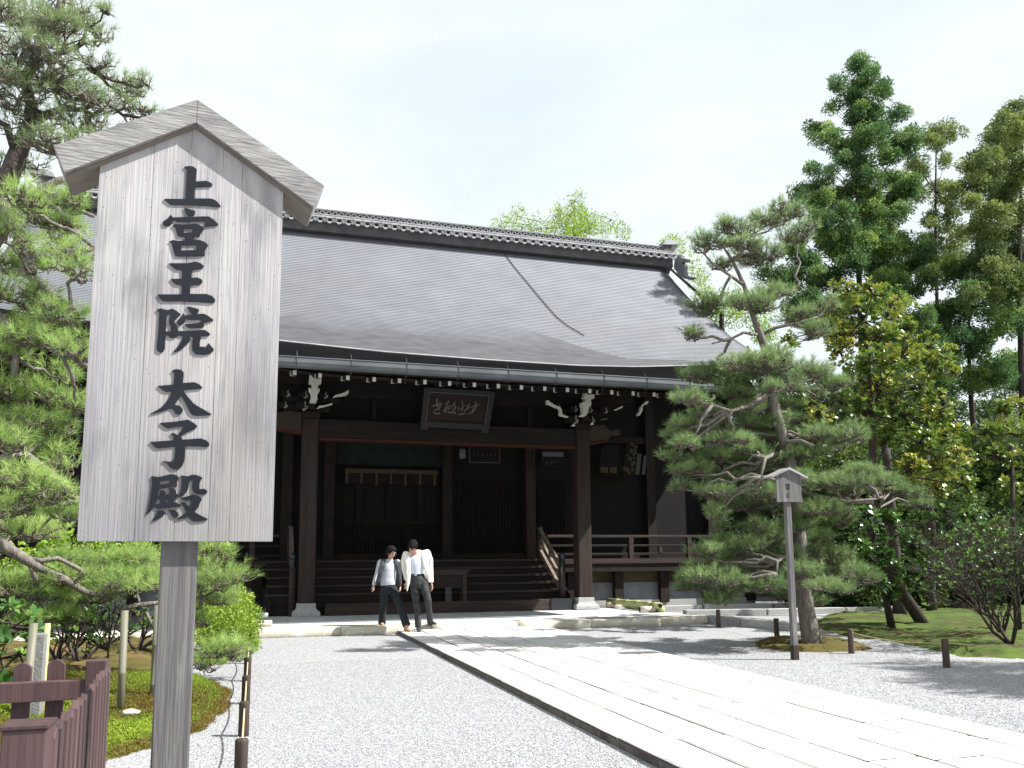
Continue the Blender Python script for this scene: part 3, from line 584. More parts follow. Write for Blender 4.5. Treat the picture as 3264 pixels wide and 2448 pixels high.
wv0 = MB().prism([[(.085*math.cos(a), 0, .085*math.sin(a)) for a in np.linspace(0, math.pi, 9)]+[(.05*math.cos(a), 0, .05*math.sin(a)) for a in np.linspace(math.pi, 0, 9)]], (0, -.07, 0)).mesh('tile')
x = RX0+.5
while x < RX1-.3:
    o = link('round_tile', rt0, hall); o.location = (x, ry-.52, 12.685); o = link('pan_tile', pt0, hall); o.location = (x+.155, ry-.53, 12.665); x += .31
x = RX0+.5; k = 0
while x < RX1-.3:
    o = link('wave_tile', wv0, hall); o.location = (x, ry-.265, 12.93 if k % 2 == 0 else 12.99); o.scale = (1, 1, .75); x += .105; k += 1
# ridge-end ornaments (left and right)
for sx_, X0 in ((1, RX1-.1), (-1, RX0+.3)):
    e = MB()
    q0 = [(945, 385), (1000, 470), (1140, 500), (1135, 570), (1005, 570), (1060, 700), (1080, 860), (1130, 895), (1265, 930), (1205, 985), (1070, 955), (930, 850), (830, 690), (850, 520), (920, 430)]
    pl = []
    for a, b_ in q0:
        p = PX(2050+a*.13563, 760+b_*.13563, 15.0); pl.append((X0, min(p[1], 28.6), p[2]))
    orn = MB().prism([pl], (sx_*.16, 0, 0)).build('ridge_ornament', 'tile', hall)
    MB().b2((X0-.35*sx_, ry-.36, 12.78), (X0-.05*sx_, ry+.36, 13.32)).build('end_block', 'tile_dark', orn)
    MB().b2((X0-.04*sx_, ry-.30, 12.85), (X0+.22*sx_, ry+.30, 13.22)).build('end_block', 'tile_light', orn)
    MB().prism([[(X0-.45*sx_, ry-.42, 13.16), (X0-.3*sx_, ry-.42, 13.34), (X0+.22*sx_, ry-.42, 13.36), (X0+.34*sx_, ry-.42, 13.30), (X0+.2*sx_, ry-.42, 13.22)]], (0, .84, 0)).build('end_cap', 'tile_light', orn)
    for k in range(3): MB().lathe((X0+.1*sx_, ry-.25-.16*k, 12.72-.17*k), [(.06, 0), (.05, sx_*(.42-.03*k)), (.03, sx_*(.43-.03*k))], 10, 'x').build('perch_tile', 'tile_light', orn)
    MB().lathe((X0+.08*sx_, ry-.62, 12.72), [(.085, 0), (.085, -.03), (.05, -.04)], 12, 'y').build('crest_tile', 'white_paint', orn)
# conductor cable down the roof
cab = []
for u, v in [(1597, 792), (1602, 805), (1640, 855), (1690, 915), (1735, 970), (1775, 1015), (1812, 1045), (1862, 1074)]:
    best = None
    for y in np.linspace(17, 28, 400):
        p = PY(u, v, y); pr = profile(p[0], True)[::-1]; zz = np.interp(y, pr[:, 0], pr[:, 1])
        if best is None or abs(zz-p[2]) < best[0]: best = (abs(zz-p[2]), (p[0], y, zz+.05))
    cab.append(best[1])
MB().tube(cab, .016, 5).build('conductor_cable', 'tile_dark', hall)

# ---- porch columns, beam, brackets
CY = 20.12
cxL = float(PY(977, 1900, CY-.18)[0]); cxR = float(PY(1868, 1900, CY-.18)[0])
for cx in (cxL, cxR):
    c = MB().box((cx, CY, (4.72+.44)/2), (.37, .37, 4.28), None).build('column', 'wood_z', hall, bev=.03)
    vs = []; fs = []; pr = [(.30, KZ), (.31, KZ+.03), (.305, KZ+.10), (.28, KZ+.125), (.235, KZ+.15), (.215, KZ+.20), (.213, KZ+.30)]
    for r_, z in pr: vs += [(cx-r_, CY-r_, z), (cx+r_, CY-r_, z), (cx+r_, CY+r_, z), (cx-r_, CY+r_, z)]
    for i in range(len(pr)-1):
        for j in range(4): fs.append((4*i+j, 4*i+(j+1) % 4, 4*i+4+(j+1) % 4, 4*i+4+j))
    fs.append(tuple(4*(len(pr)-1)+j for j in range(4)))
    MB().add(vs, fs).build('base_stone', 'granite_grey', c, bev=.012)
bmO = MB().b2((cxL+.17, CY-.15, 4.26), (cxR-.17, CY+.15, 4.72)).build('rainbow_beam', 'wood_x', hall, bev=.03)
MB().b2((cxL+.19, CY-.17, 4.21), (cxR-.19, CY+.13, 4.262)).build('beam_trim', 'vermilion_old', bmO)
def spiral(cx, cz, r, sg, turns=1.6, tail=.7):
    pts = []
    for q in np.linspace(0, 1, 22): a = q*turns*2*math.pi; rr = r*(1-q*.85); pts.append((cx+sg*rr*math.cos(a+.6), CY-.155, cz+rr*math.sin(a+.6)))
    pts = [(cx+sg*tail, CY-.155, cz-.06), (cx+sg*tail*.6, CY-.155, cz+.09)]+pts; return pts
for x0, sg in ((cxL+.72, 1), (cxR-.72, -1)):
    MB().tube(spiral(x0, 4.50, .13, -sg, 1.7, .35), .009, 4).build('scroll_carving', 'carved', bmO); MB().tube(spiral(x0+sg*.42, 4.56, .08, sg, 1.3, .25), .008, 4).build('scroll_carving', 'carved', bmO)
MB().b2((cxL-1.5, CY-.1, 5.52), (cxR+1.5, CY+.1, 5.78)).build('purlin', 'wood_x', hall)
MB().b2((cxL-1.3, CY+.05, 5.30), (cxR+1.3, CY+.11, 5.52)).build('bracket_board', 'wood_x', hall)
MB().b2((cxL+.1, CY+.12, 4.72), (cxR-.1, CY+.16, 5.32)).build('transom_board', 'black_wood', hall)
for fx in (.22, .44, .62, .80): MB().box((cxL+(cxR-cxL)*fx, CY+.08, 5.0), (.10, .08, .56)).build('strut', 'dark_wood', hall)
def trace(pts, ox, oy, k, y, thick, name, m, parent, **kw): return MB().prism([[PY(ox+a*k, oy+b_*k, y) for a, b_ in pts]], (0, thick, 0)).build(name, m, parent, **kw)
def block(parent, u, v, y, s=1):
    c = PY(u, v, y); MB().prism([[(c[0]-.13*s, y, c[2]+.10*s), (c[0]-.13*s, y, c[2]+.02*s), (c[0]-.075*s, y, c[2]-.06*s), (c[0]+.075*s, y, c[2]-.06*s), (c[0]+.13*s, y, c[2]+.02*s), (c[0]+.13*s, y, c[2]+.10*s)]], (0, .24*s, 0)).build('bearing_block', 'dark_wood', parent)
    # painted cheek: curved edge and slim upright
    e = [(.13*math.cos(a)*s, .10*math.sin(a)*s) for a in np.linspace(-1.5, .2, 7)]+[(.085*math.cos(a)*s, .055*math.sin(a)*s) for a in np.linspace(.2, -1.5, 7)]
    MB().prism([[(c[0]+.01+a, y-.012, c[2]-.0+b_) for a, b_ in e]], (0, .02, 0)).b2((c[0]+.06*s, y-.012, c[2]-.01), (c[0]+.085*s, y+.01, c[2]+.12*s)).build('painted_edge', 'grey_white_paint', parent)
KR = .18987; KL = .36157
# right bracket set
brR = MB().box((cxR, CY, 4.80), (.42, .42, .16)).build('bracket', 'dark_wood', hall, bev=.02)
for z in (4.95, 5.18): MB().box((cxR, CY, z), (1.3 if z > 5 else .85, .16, .13)).build('bracket_arm', 'dark_wood', brR)
trace([(985, 35), (1040, 45), (1140, 85), (1130, 155), (1078, 158), (1075, 222), (1085, 225), (1080, 270), (1045, 300), (1030, 385), (990, 450), (905, 445), (945, 388), (940, 290), (925, 262), (925, 215), (960, 218), (985, 190), (985, 155), (958, 140)], 1680, 1240, KR, 19.55, .22, 'bracket_nose', 'white_paint', brR, bev=.012)
MB().b2((cxR-.08, 19.7, 4.9), (cxR+.08, CY-.05, 5.4)).build('bracket_arm', 'dark_wood', brR)
trace([(325, 195), (362, 188), (395, 228), (412, 228), (450, 258), (505, 285), (555, 300), (585, 345), (590, 415), (640, 442), (695, 462), (690, 474), (640, 462), (560, 440), (548, 425), (552, 350), (530, 318), (495, 312), (450, 290), (395, 262), (340, 250)], 1680, 1240, KR, 19.78, .12, 'curved_strut', 'white_paint', brR)
trace([(1860, 440), (1895, 440), (1925, 390), (1945, 345), (1938, 305), (1975, 260), (1990, 245), (2025, 250), (2040, 200), (2000, 205), (1990, 225), (1960, 240), (1935, 270), (1912, 300), (1900, 365), (1870, 400)], 1680, 1240, KR, 19.9, .12, 'curved_strut', 'white_paint', brR)
trace([(1480, 345), (1520, 350), (1575, 325), (1600, 315), (1610, 280), (1580, 292), (1555, 305), (1530, 325)], 1680, 1240, KR, 19.8, .12, 'curved_strut', 'white_paint', brR)
trace([(1250, 515), (1350, 495), (1362, 487), (1300, 498)], 1680, 1240, KR, 19.8, .12, 'curved_strut', 'grey_white_paint', brR)
for a, b_, s in [(785, 335, .75), (1040, 350, .7), (1295, 365, .75), (775, 520, 1.05), (1070, 525, .8), (515, 300, .6)]: block(brR, 1680+a*KR, 1240+b_*KR, 19.88, s)
for a, b_ in [(790, 600), (1100, 575)]: trace([(a-35, b_+15), (a, b_-20), (a+22, b_+18), (a+5, b_+24)], 1680, 1240, KR, 19.86, .1, 'painted_edge', 'white_paint', brR)
# left bracket set
brL = MB().box((cxL, CY, 4.80), (.42, .42, .16)).build('bracket', 'dark_wood', hall, bev=.02)
for z in (4.95, 5.18): MB().box((cxL, CY, z), (1.3 if z > 5 else .85, .16, .13)).build('bracket_arm', 'dark_wood', brL)
trace([(512, 330), (518, 258), (565, 262), (570, 285), (590, 262), (625, 270), (620, 335), (592, 340), (590, 390), (606, 378), (606, 405), (585, 435), (588, 470), (575, 507), (518, 502), (530, 460), (528, 425), (510, 400), (510, 370), (535, 385), (538, 340)], 800, 1100, KL, 19.55, .22, 'bracket_nose', 'white_paint', brL, bev=.012)
MB().b2((cxL-.08, 19.7, 4.9), (cxL+.08, CY-.05, 5.4)).build('bracket_arm', 'dark_wood', brL)
trace([(582, 560), (600, 535), (650, 530), (715, 512), (720, 520), (650, 540), (610, 548)], 800, 1100, KL, 19.78, .12, 'curved_strut', 'white_paint', brL)
trace([(722, 462), (745, 440), (780, 432), (830, 415), (850, 398), (862, 400), (860, 425), (840, 440), (790, 448), (750, 452)], 800, 1100, KL, 19.78, .12, 'curved_strut', 'white_paint', brL)
for a, b_, s in [(305, 430, .75), (460, 440, .85), (640, 445, .75), (285, 530, .7), (450, 540, 1.0)]: block(brL, 800+a*KL, 1100+b_*KL, 19.88, s)
# beam-end carvings
hR = trace([(1000, 640), (1200, 600), (1330, 610), (1390, 700), (1450, 690), (1500, 660), (1570, 700), (1570, 760), (1520, 780), (1450, 750), (1390, 800), (1370, 845), (1050, 900)], 1680, 1240, KR, 19.98, .22, 'beam_end_carving', 'carved', hall, bev=.02)
trace([(1040, 905), (1370, 850), (1365, 885), (1340, 895), (1290, 880), (1240, 905), (1150, 920), (1050, 925)], 1680, 1240, KR, 19.96, .2, 'carving_lip', 'vermilion_old', hR)
hL = trace([(450, 590), (330, 575), (250, 590), (140, 620), (120, 700), (200, 730), (450, 770)], 800, 1100, KL, 19.98, .22, 'beam_end_carving', 'carved', hall, bev=.02)
trace([(450, 770), (300, 735), (200, 725), (200, 745), (300, 762), (440, 785)], 800, 1100, KL, 19.96, .2, 'carving_lip', 'vermilion_old', hL)

# ---- hall wall, posts, windows
WY = 23.5; FZ = 1.42
MB().b2((RX0+.8, WY, KZ), (RX1-.8, WY+.2, 7.1)).build('wall', 'black_wood', hall)
for x in (RX0+.8, RX1-.8): MB().b2((x-.1, WY, 0), (x+.1, 34.5, 6.6)).build('side_wall', 'black_wood', hall)
def X23(u, v, y=23.3): return float(PY(u, v, y)[0])
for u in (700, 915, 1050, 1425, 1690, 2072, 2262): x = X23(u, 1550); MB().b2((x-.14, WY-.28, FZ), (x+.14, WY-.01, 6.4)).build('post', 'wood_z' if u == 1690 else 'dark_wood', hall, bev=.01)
z = float(PY(2000, 1402, 23.2)[2]); MB().b2((RX0+.8, WY-.2, z-.1), (RX1-.8, WY-.03, z+.1)).build('lintel', 'wood_x', hall)
MB().b2((RX0+.8, WY-.16, FZ), (RX1-.8, WY-.03, FZ+.17)).build('threshold', 'wood_x', hall)
def rect(u0, v0, u1, v1, y): a = PY(u0, v0, y); b_ = PY(u1, v1, y); return float(a[0]), float(b_[2]), float(b_[0]), float(a[2])
x0, z0, x1, z1 = rect(1040, 1400, 1412, 1488, 23.4); MB().b2((x0, WY-.10, z0), (x1, WY-.02, z1)).build('transom_panel', 'green_timber', hall)
# window bay with mullions, blind and lattice
x0, z0, x1, z1 = rect(1098, 1545, 1396, 1665, 23.4)
wb = MB().b2((x0-.06, WY-.09, z0-.05), (x1+.06, WY-.015, z0)).b2((x0-.06, WY-.09, z1), (x1+.06, WY-.015, z1+.06)).build('window_frame', 'lattice_wood', hall)
for a, b_ in ((1136, 1152), (1234, 1251), (1331, 1347)): q = rect(a, 1545, b_, 1665, 23.38); MB().b2((q[0], WY-.12, z0), (q[2], WY-.05, z1)).build('mullion', 'lattice_wood', wb)
MB().b2((x0, WY-.05, (z0+z1)/2-.012), (x1, WY-.03, (z0+z1)/2+.012)).build('glazing_bar', 'lattice_wood', wb)
MB().b2((x0, WY-.028, z0), (x1, WY-.018, z1)).build('pane', 'glass_dark' if 'glass_dark' in M else 'black_wood', wb)
x0, z0, x1, z1 = rect(1100, 1493, 1396, 1513, 23.3); zb = rect(1100, 1493, 1396, 1546, 23.3)[1]
bl = empty('reed_blind', (x0, WY-.22, zb), 'brown reed blind with pale top band hanging over the hall window', 'blind')
MB().b2((0, 0, z0-zb), (x1-x0, .03, z1-zb)).build('top_band', 'blind_cloth', bl); MB().b2((0, .012, 0), (x1-x0, .022, z0-zb)).build('reed_panel', 'lattice_wood', bl)
for u in (1105, 1152, 1200, 1246, 1292, 1339, 1385): x = X23(u, 1530)-x0; MB().b2((x-.03, -.002, -.03 if u in (1200, 1292, 1385) else 0), (x+.03, .010, z0-zb)).build('band', 'blind_cloth', bl)
x0, z0, x1, z1 = rect(1098, 1668, 1396, 1702, 23.38); m_ = MB()
for k in range(27): x = x0+(x1-x0)*k/26; m_.b2((x-.016, WY-.10, z0), (x+.016, WY-.07, z1))
for k in range(4): z = z0+(z1-z0)*k/3; m_.b2((x0, WY-.07, z-.014), (x1, WY-.05, z+.014))
m_.build('lattice', 'lattice_wood', hall, kind='stuff')
for (u0, u1) in ((1465, 1660), (1720, 1810), (1110, 1390)):
    lo_ = 1712 if u0 == 1110 else 1530; x0, z0, x1, z1 = rect(u0, lo_, u1, 1757, 23.38); m_ = MB(); k = 0; x = x0
    while x < x1: m_.b2((x-.014, WY-.075, FZ+.17), (x+.014, WY-.045, z1)); x += .10
    for z in ((FZ+.25, z1-.1) if z1-FZ < 1.2 else (FZ+.25, (FZ+z1)/2, z1-.1)): m_.b2((x0, WY-.044, z-.02), (x1, WY-.03, z+.02))
    m_.build('door_lattice', 'lattice_wood', hall, kind='stuff')

# ---- veranda, rails, plinth
VY = 22.0; SX0, SX1 = float(PZ(866, 1960, KZ)[0])-.15, cxR-.25
MB().b2((RX0+.5, VY, FZ-.14), (RX1-.6, WY, FZ)).build('veranda_floor', 'step_wood', hall)
for a, b_ in ((RX0+.5, SX0+.3), (SX1, RX1-.6)):
    MB().b2((a, VY+.04, FZ-.36), (b_, VY+.2, FZ-.145)).build('veranda_beam', 'dark_wood', hall)
    for z, h in ((FZ+.12, .07), (FZ+.36, .06), (FZ+.62, .075)): MB().b2((a if a < 0 else a+.0, VY+.10, z-h/2), (b_, VY+.18, z+h/2)).build('rail', 'dark_wood' if z < FZ+.5 else 'step_wood', hall, bev=.01)
    x = a+.9 if a < 0 else X23(2017, 1750, VY); k = 0
    xs_ = []
    while x < b_-.2: xs_.append(x); x += .92
    for k, x in enumerate(xs_):
        if k % 2 == 0: MB().b2((x-.065, VY+.075, FZ), (x+.065, VY+.205, FZ+.585)).build('rail_post', 'step_wood', hall)
        else: MB().b2((x-.05, VY+.09, FZ+.155), (x+.05, VY+.19, FZ+.33)).build('rail_post', 'step_wood', hall)
    # plinth under the veranda: ochre panels above, sloped white plaster below
    x = a; q = 1.42
    MB().b2((a, VY+.62, .70), (b_, VY+.66, FZ-.14)).build('plinth_panel', 'ochre_plaster', hall)
    MB().add([(a, VY+.35, KZ-.1), (b_, VY+.35, KZ-.1), (b_, VY+.58, .74), (a, VY+.58, .74), (a, VY+.75, .74), (b_, VY+.75, .74)], [(0, 1, 2, 3), (3, 2, 5, 4)]).build('plaster_plinth', 'plaster', hall)
    MB().b2((a, VY+.33, 0), (b_, VY+.42, KZ+.09)).build('plinth_base', 'granite_grey', hall)
    xp = X23(1971, 1870, VY+.3) if a > 0 else b_-.5; xs_ = [xp+q*k for k in range(-1, 6)] if a > 0 else [xp-q*k for k in range(6)]
    for x in xs_:
        if a+.1 < x < b_: MB().b2((x-.13, VY+.22, KZ), (x+.13, VY+.40, FZ-.36)).build('veranda_post', 'dark_wood', hall)
# stairs
MB().b2((cxL+.42, 20.02, KZ), (cxR-.42, 20.36, .43)).build('sill', 'step_wood', hall, bev=.012)
MB().b2((cxR-.9, 19.99, KZ+.01), (cxR-.36, 20.38, .445)).build('sill_end_plate', 'cap_metal', hall)
for k in range(5):
    z = .46+.192*(k+1); y = 20.45+.32*k
    st = MB().b2((SX0, y, z-.055), (SX1, y+.40, z)).build('step', 'step_wood', hall, bev=.008)
    MB().b2((SX0+.02, y+.045, z-.19), (SX1-.02, y+.075, z-.058)).build('riser', 'wood_x', st)
MB().b2((SX0+.02, 20.5, KZ), (SX1-.02, 20.56, .60)).build('stair_front', 'wood_x', hall)
for x in (SX0+.05, SX1-.05): MB().prism([[(x, 20.4, KZ), (x, 22.0, KZ), (x, 22.0, 1.38), (x, 20.4, .52)]], (.06, 0, 0)).build('stair_string', 'wood_y', hall)
def newel(x, y, z0, zt):
    o = MB().lathe((x, y, z0), [(.085, 0), (.085, zt-z0)], 14).build('newel_post', 'step_wood', hall, True)
    MB().lathe((x, y, zt), [(.088, 0), (.088, .02), (.075, .03), (.078, .12), (.06, .135), (.055, .16), (.078, .185), (.088, .225), (.075, .27), (.04, .30), (.012, .335), (.002, .35)], 14).build('finial', 'cap_metal', o, True); return o
for x in (cxR-.52, cxL-.30):
    newel(x, 20.22, KZ+.0 if x < 2 else .43, 1.28); newel(x, 21.95, FZ, 2.02)
    for z, h in ((.22, .10), (.52, .075), (.80, .075)): MB().beam((x, 20.30, .43+z), (x, 21.88, FZ+z-.02), .075, h).build('stair_rail', 'rail_wood', hall)
    MB().box((x, 21.1, .43+.52+.63), (.07, .09, .26)).build('rail_post', 'step_wood', hall)

# ================================================================== THINGS ON THE HALL
def lerp(a, b_, t_): return [a[i]+(b_[i]-a[i])*t_ for i in range(3)]
# big name plaque, leaning forward
TL, TR, BL, BR = [PY(*q) for q in ((1352, 1236, 19.30), (1577, 1250, 19.30), (1339, 1360, 19.55), (1556, 1372, 19.55))]
pq = empty('name_plaque', BL, 'large dark carved name plaque hung above the porch beam', 'plaque')
bx = lambda p: tuple(float(p[i]-BL[i]) for i in range(3))
def pl(s, t_, d=0): p = lerp(lerp(TL, TR, s), lerp(BL, BR, s), t_); return (float(p[0]-BL[0]), float(p[1]-BL[1])-d, float(p[2]-BL[2]))
def plbox(name, s0, t0, s1, t1, d, th, m, par=pq): return MB().prism([[pl(s0, t0, d), pl(s1, t0, d), pl(s1, t1, d), pl(s0, t1, d)]], (0, th, 0)).build(name, m, par)
plbox('panel', .03, .05, .97, .95, 0, .05, 'plaque_wood')
for q in ((0, 0, 1, .11), (0, .86, 1, 1.0), (0, .11, .075, .86), (.925, .11, 1, .86)): plbox('frame', *q, .05, .09, 'plaque_frame')
for q in ((.075, .105, .925, .12), (.072, .12, .080, .86), (.92, .12, .928, .86)): plbox('frame_bead', *q, .056, .02, 'gold_faded')
for s in (.06, .94): plbox('foot', s-.05, .94, s+.05, 1.08, .06, .08, 'plaque_frame')
K5 = .15371
glyphs = {'great': [[(1280, 775), (1380, 740), (1495, 695)], [(1400, 640), (1410, 740), (1380, 810), (1320, 880), (1240, 905)], [(1340, 790), (1360, 860), (1330, 830)]],
 'compassion': [[(1125, 630), (1135, 740), (1115, 850)], [(1050, 755), (1062, 820), (1090, 790)], [(1195, 715), (1205, 750)], [(1265, 690), (1245, 780), (1160, 850)], [(1040, 915), (1100, 900), (1200, 895)]],
 'rescue': [[(830, 615), (850, 650), (770, 700)], [(810, 680), (790, 790), (775, 895)], [(870, 730), (780, 800), (730, 850)], [(830, 780), (850, 820)], [(960, 630), (980, 660), (920, 750)], [(960, 700), (985, 760), (930, 850)], [(820, 865), (900, 870), (960, 860), (985, 910)], [(880, 750), (920, 800)]],
 'world': [[(600, 590), (605, 700), (650, 830)], [(495, 745), (580, 720), (720, 690)], [(665, 655), (670, 740), (640, 790), (560, 830), (535, 885), (600, 900), (670, 880)]]}
def plane_hit(u, v, p0, n_): d = ray(u, v); return CAM+d*(((np.array(p0)-CAM)@n_)/(d@n_))
nrm = np.cross(TR-TL, BL-TL); nrm /= np.linalg.norm(nrm)
for gname, st in glyphs.items():
    m_ = MB()
    for s in st:
        pts = [plane_hit(1300+a*K5, 1180+b_*K5, TL, nrm) for a, b_ in s]; pts = [(p[0]-BL[0], p[1]-BL[1]-.010, p[2]-BL[2]) for p in pts]
        m_.tube(pts, [.028 if 0 < i < len(pts)-1 else .020 for i in range(len(pts))], 6)
    m_.build('carved_character', 'gold_faded', pq)
# small inner plaque
a, b_ = PY(1492, 1415, 22.2), PY(1597, 1480, 22.2)
sp = empty('inner_plaque', (a[0], 22.2, b_[2]), 'small black plaque with thin gold border under the porch', 'plaque'); W, H = float(b_[0]-a[0]), float(a[2]-b_[2])
MB().b2((0, 0, 0), (W, .05, H)).build('panel', 'black_wood', sp)
for q in ((.03, .03, W-.03, .045), (.03, H-.045, W-.03, H-.03), (.03, .045, .045, H-.045), (W-.045, .045, W-.03, H-.045)): MB().b2((q[0], -.012, q[1]), (q[2], 0.001, q[3])).build('gold_border', 'gold_faded', sp)
for k in range(6):
    cx = .16+k*(W-.32)/5; m_ = MB()
    for j in range(4): zc = H*.5+(j-1.5)*.028; m_.b2((cx-.035+.008*(j % 2), -.010, zc-.005), (cx+.035-.012*(j % 2), .001, zc+.005))
    m_.b2((cx-.005, -.011, H*.5-.06), (cx+.006, .001, H*.5+.05)); m_.build('carved_character', 'gold_dark', sp)
# lantern
a = PY(1474, 1400, 21.2); ln = empty('hanging_lantern', (a[0], 21.2, float(PY(1474, 1462, 21.2)[2])), 'small white cylinder lantern hanging beside the inner plaque', 'lantern')
MB().lathe((0, 0, 0), [(.06, 0), (.085, .02), (.085, .24), (.06, .26)], 14).build('shade', 'lantern_white', ln, True); MB().lathe((0, 0, .33), [(.085, 0), (.085, .09), (.03, .10)], 14).build('cap', 'lantern_white', ln, True); MB().tube([(0, 0, .26), (0, 0, 2.1)], .008, 5).build('cord', 'black_wood', ln)
# framed calligraphy at the right of the porch
a, b_ = PY(1725, 1437, 22.9), PY(1800, 1490, 22.9); W, H = float(b_[0]-a[0]), float(a[2]-b_[2])
fc = empty('framed_picture', (a[0], 22.9, b_[2]), 'framed picture with a reflection painted as its pale top strip between the porch posts', 'picture')
MB().b2((0, 0, 0), (W, .04, H)).build('panel', 'black_wood', fc); MB().b2((.02, -.010, H*.66), (W-.02, .001, H-.02)).build('reflection_strip', 'lantern_white', fc)  # the pale strip is a reflection put in as colour
m_ = MB().b2((.1, -.012, H*.2), (.22, .001, H*.26)).b2((.14, -.012, H*.12), (.18, .001, H*.36)).b2((.26, -.012, H*.3), (.62, .001, H*.36)).b2((.28, -.013, H*.15), (.34, .001, H*.3)); m_.build('brush_mark', 'gold_dark', fc)
for q in ((0, 0, W, .03), (0, H-.03, W, H), (0, .03, .03, H-.03), (W-.03, .03, W, H-.03)): MB().b2((q[0], -.03, q[1]), (q[2], .002, q[3])).build('frame', 'dark_wood', fc)
# votive boards at the right end
def leaning(name, u0, v0, u1, v1, skew, label, cat, m, extra=None):
    p = [PY(u0+skew, v0, 23.0), PY(u1+skew, v0, 23.0), PY(u1, v1, 22.75), PY(u0, v1, 22.75)]; o = p[3]; e = empty(name, o, label, cat)
    q = [tuple(float(a[i]-o[i]) for i in range(3)) for a in p]; MB().prism([q], (0, .05, 0)).build('board', m, e)
    return e, q
e, q = leaning('votive_painting', 1906, 1420, 1972, 1512, 10, 'wide dark framed votive painting leaning on the hall wall', 'painting', 'black_wood')
for i in range(4): MB().tube([(q[i][0], q[i][1]-.02, q[i][2]), (q[(i+1) % 4][0], q[(i+1) % 4][1]-.02, q[(i+1) % 4][2])], .025, 4).build('frame', 'lattice_wood', e)
for s in (.12, .55): MB().prism([[(q[3][0]+(q[2][0]-q[3][0])*(s+a), q[3][1]-.015, q[3][2]+h) for a, h in ((0, .05), (.36, .05), (.36, .22), (0, .22))]], (0, .012, 0)).build('label_slip', 'gold_dark', e)
e, q = leaning('gilt_carving', 1984, 1412, 2018, 1514, 14, 'tall faded gold leaf carving mounted on a dark board', 'carving', 'black_wood')
m_ = MB()
for i in range(26):
    s, t_ = random.uniform(.1, .9), random.uniform(.02, .98); p = lerp(lerp(q[3], q[2], s), lerp(q[0], q[1], s), t_); r_ = random.uniform(.03, .085); m_.lathe((p[0], p[1]-.03, p[2]), [(r_, 0), (r_*.7, -.02), (.005, -.03)], 7, 'y')
m_.build('gold_leaves', 'gold_dark', e)
leaning('slip_board', 2024, 1446, 2038, 1512, 8, 'narrow grey upright board to the left of a thinner one', 'board', 'slip_board')
leaning('slip_board', 2046, 1452, 2056, 1512, 6, 'narrowest grey board at the far right of the leaning boards', 'board', 'slip_board')
# offertory box standing before the stairs
p0 = PY(1362, 1817, 19.75); p1 = PY(1497, 1925, 19.75); X0, X1 = float(p0[0]), float(p1[0])+.02; ZT = float(p0[2])
ob = empty('offertory_box', (X0, 20.03, .43), 'low dark wooden offertory table with open legs on the porch sill', 'offertory box'); W = X1-X0; H = ZT-.43
MB().b2((-.05, -.02, H-.045), (W+.06, .32, H)).build('top', 'step_wood', ob, bev=.006); MB().b2((.0, .0, H-.13), (W, .04, H-.05)).build('rail', 'step_wood', ob); MB().b2((.10, .03, H*.42), (W-.10, .05, H-.132)).build('front_panel', 'plaque_wood', ob)
for x in (.02, W-.12):
    for y in (0, .24): MB().b2((x, y, 0), (x+.10, y+.07, H-.132)).build('leg', 'step_wood', ob)
MB().b2((W*.5-.02, .02, 0), (W*.5+.13, .05, H*.44)).build('name_slip', 'slip_board', ob)

# ================================================================== GREAT NOTICE BOARD
th = math.radians(4); BP = np.array([-.25, 3.1, 1.5]); BN = np.array([math.sin(th), -math.cos(th), 0]); BA = np.array([math.cos(th), math.sin(th), 0])
def bl_(u, v, d=0):   # photo point -> board-local (x, y, z); d = distance in front of the board face
    d0 = ray(u, v); p = CAM+d0*(((BP-CAM)@BN)/(d0@BN)); return (float((p-BP)@BA), -d, float(p[2]))
nb = empty('notice_board', (BP[0], BP[1], 0), 'large weathered grey roofed notice board with seven big black characters', 'notice board'); nb.rotation_euler = (0, 0, th)
xl, xr = -.312, .308; zb = 1.488; za = 3.02
def ztop(x): return 3.03-.435*abs(x+.004)*1.0
cuts = [xl, bl_(428, 1700)[0], bl_(554, 1700)[0], bl_(663, 1700)[0], bl_(730, 1700)[0], xr]
for i, (a, c) in enumerate(zip(cuts, cuts[1:])):
    a2, c2 = a+(.0005 if i else 0), c-(.0005 if i < 4 else 0); pts = [(a2, 0, zb), (c2, 0, zb), (c2, 0, ztop(c2))]
    if a2 < -.004 < c2: pts.append((-.004, 0, ztop(-.004)))
    pts.append((a2, 0, ztop(a2))); MB().prism([pts], (0, .035, 0)).build('plank', 'old_wood', nb, bev=.0007)
for sg in (-1, 1):
    a = (-.006, 2.99, 3.075); e = (sg*.460, 2.795 if sg < 0 else 2.795, 0)
    q = [(-.006, 3.078), (sg*.455, 2.822), (sg*.418, 2.732), (-.006, 2.990)]
    r_ = MB().prism([[(x, -.034, z) for x, z in q]], (0, .20, 0)).build('roof_board', 'old_wood_roof', nb, bev=.003)
    MB().prism([[(x, -.015, z) for x, z in ((-.006, 2.9895), (sg*.412, 2.7335), (sg*.408, 2.726), (-.006, 2.981))]], (0, .165, 0)).build('under_board', 'warm_wood', r_)
MB().b2((-.058, .036, -.3), (.062, .105, 2.9)).build('post', 'old_wood_post', nb, bev=.006)
for z in (1.75, 2.45): MB().b2((-.27, .036, z-.03), (.27, .06, z+.03)).build('batten', 'old_wood', nb)
G = {}
o1, k1 = (500, 520), .19284
G['above'] = [o1, k1, [[[(450, 70), (520, 55), (600, 65), (660, 110), (642, 310), (815, 300), (900, 335), (918, 365), (905, 393), (630, 405), (622, 592), (890, 592), (960, 615), (1020, 670), (1055, 715), (1040, 735), (800, 712), (560, 697), (225, 692), (180, 655), (120, 598), (475, 600), (490, 250), (492, 110)]]]]
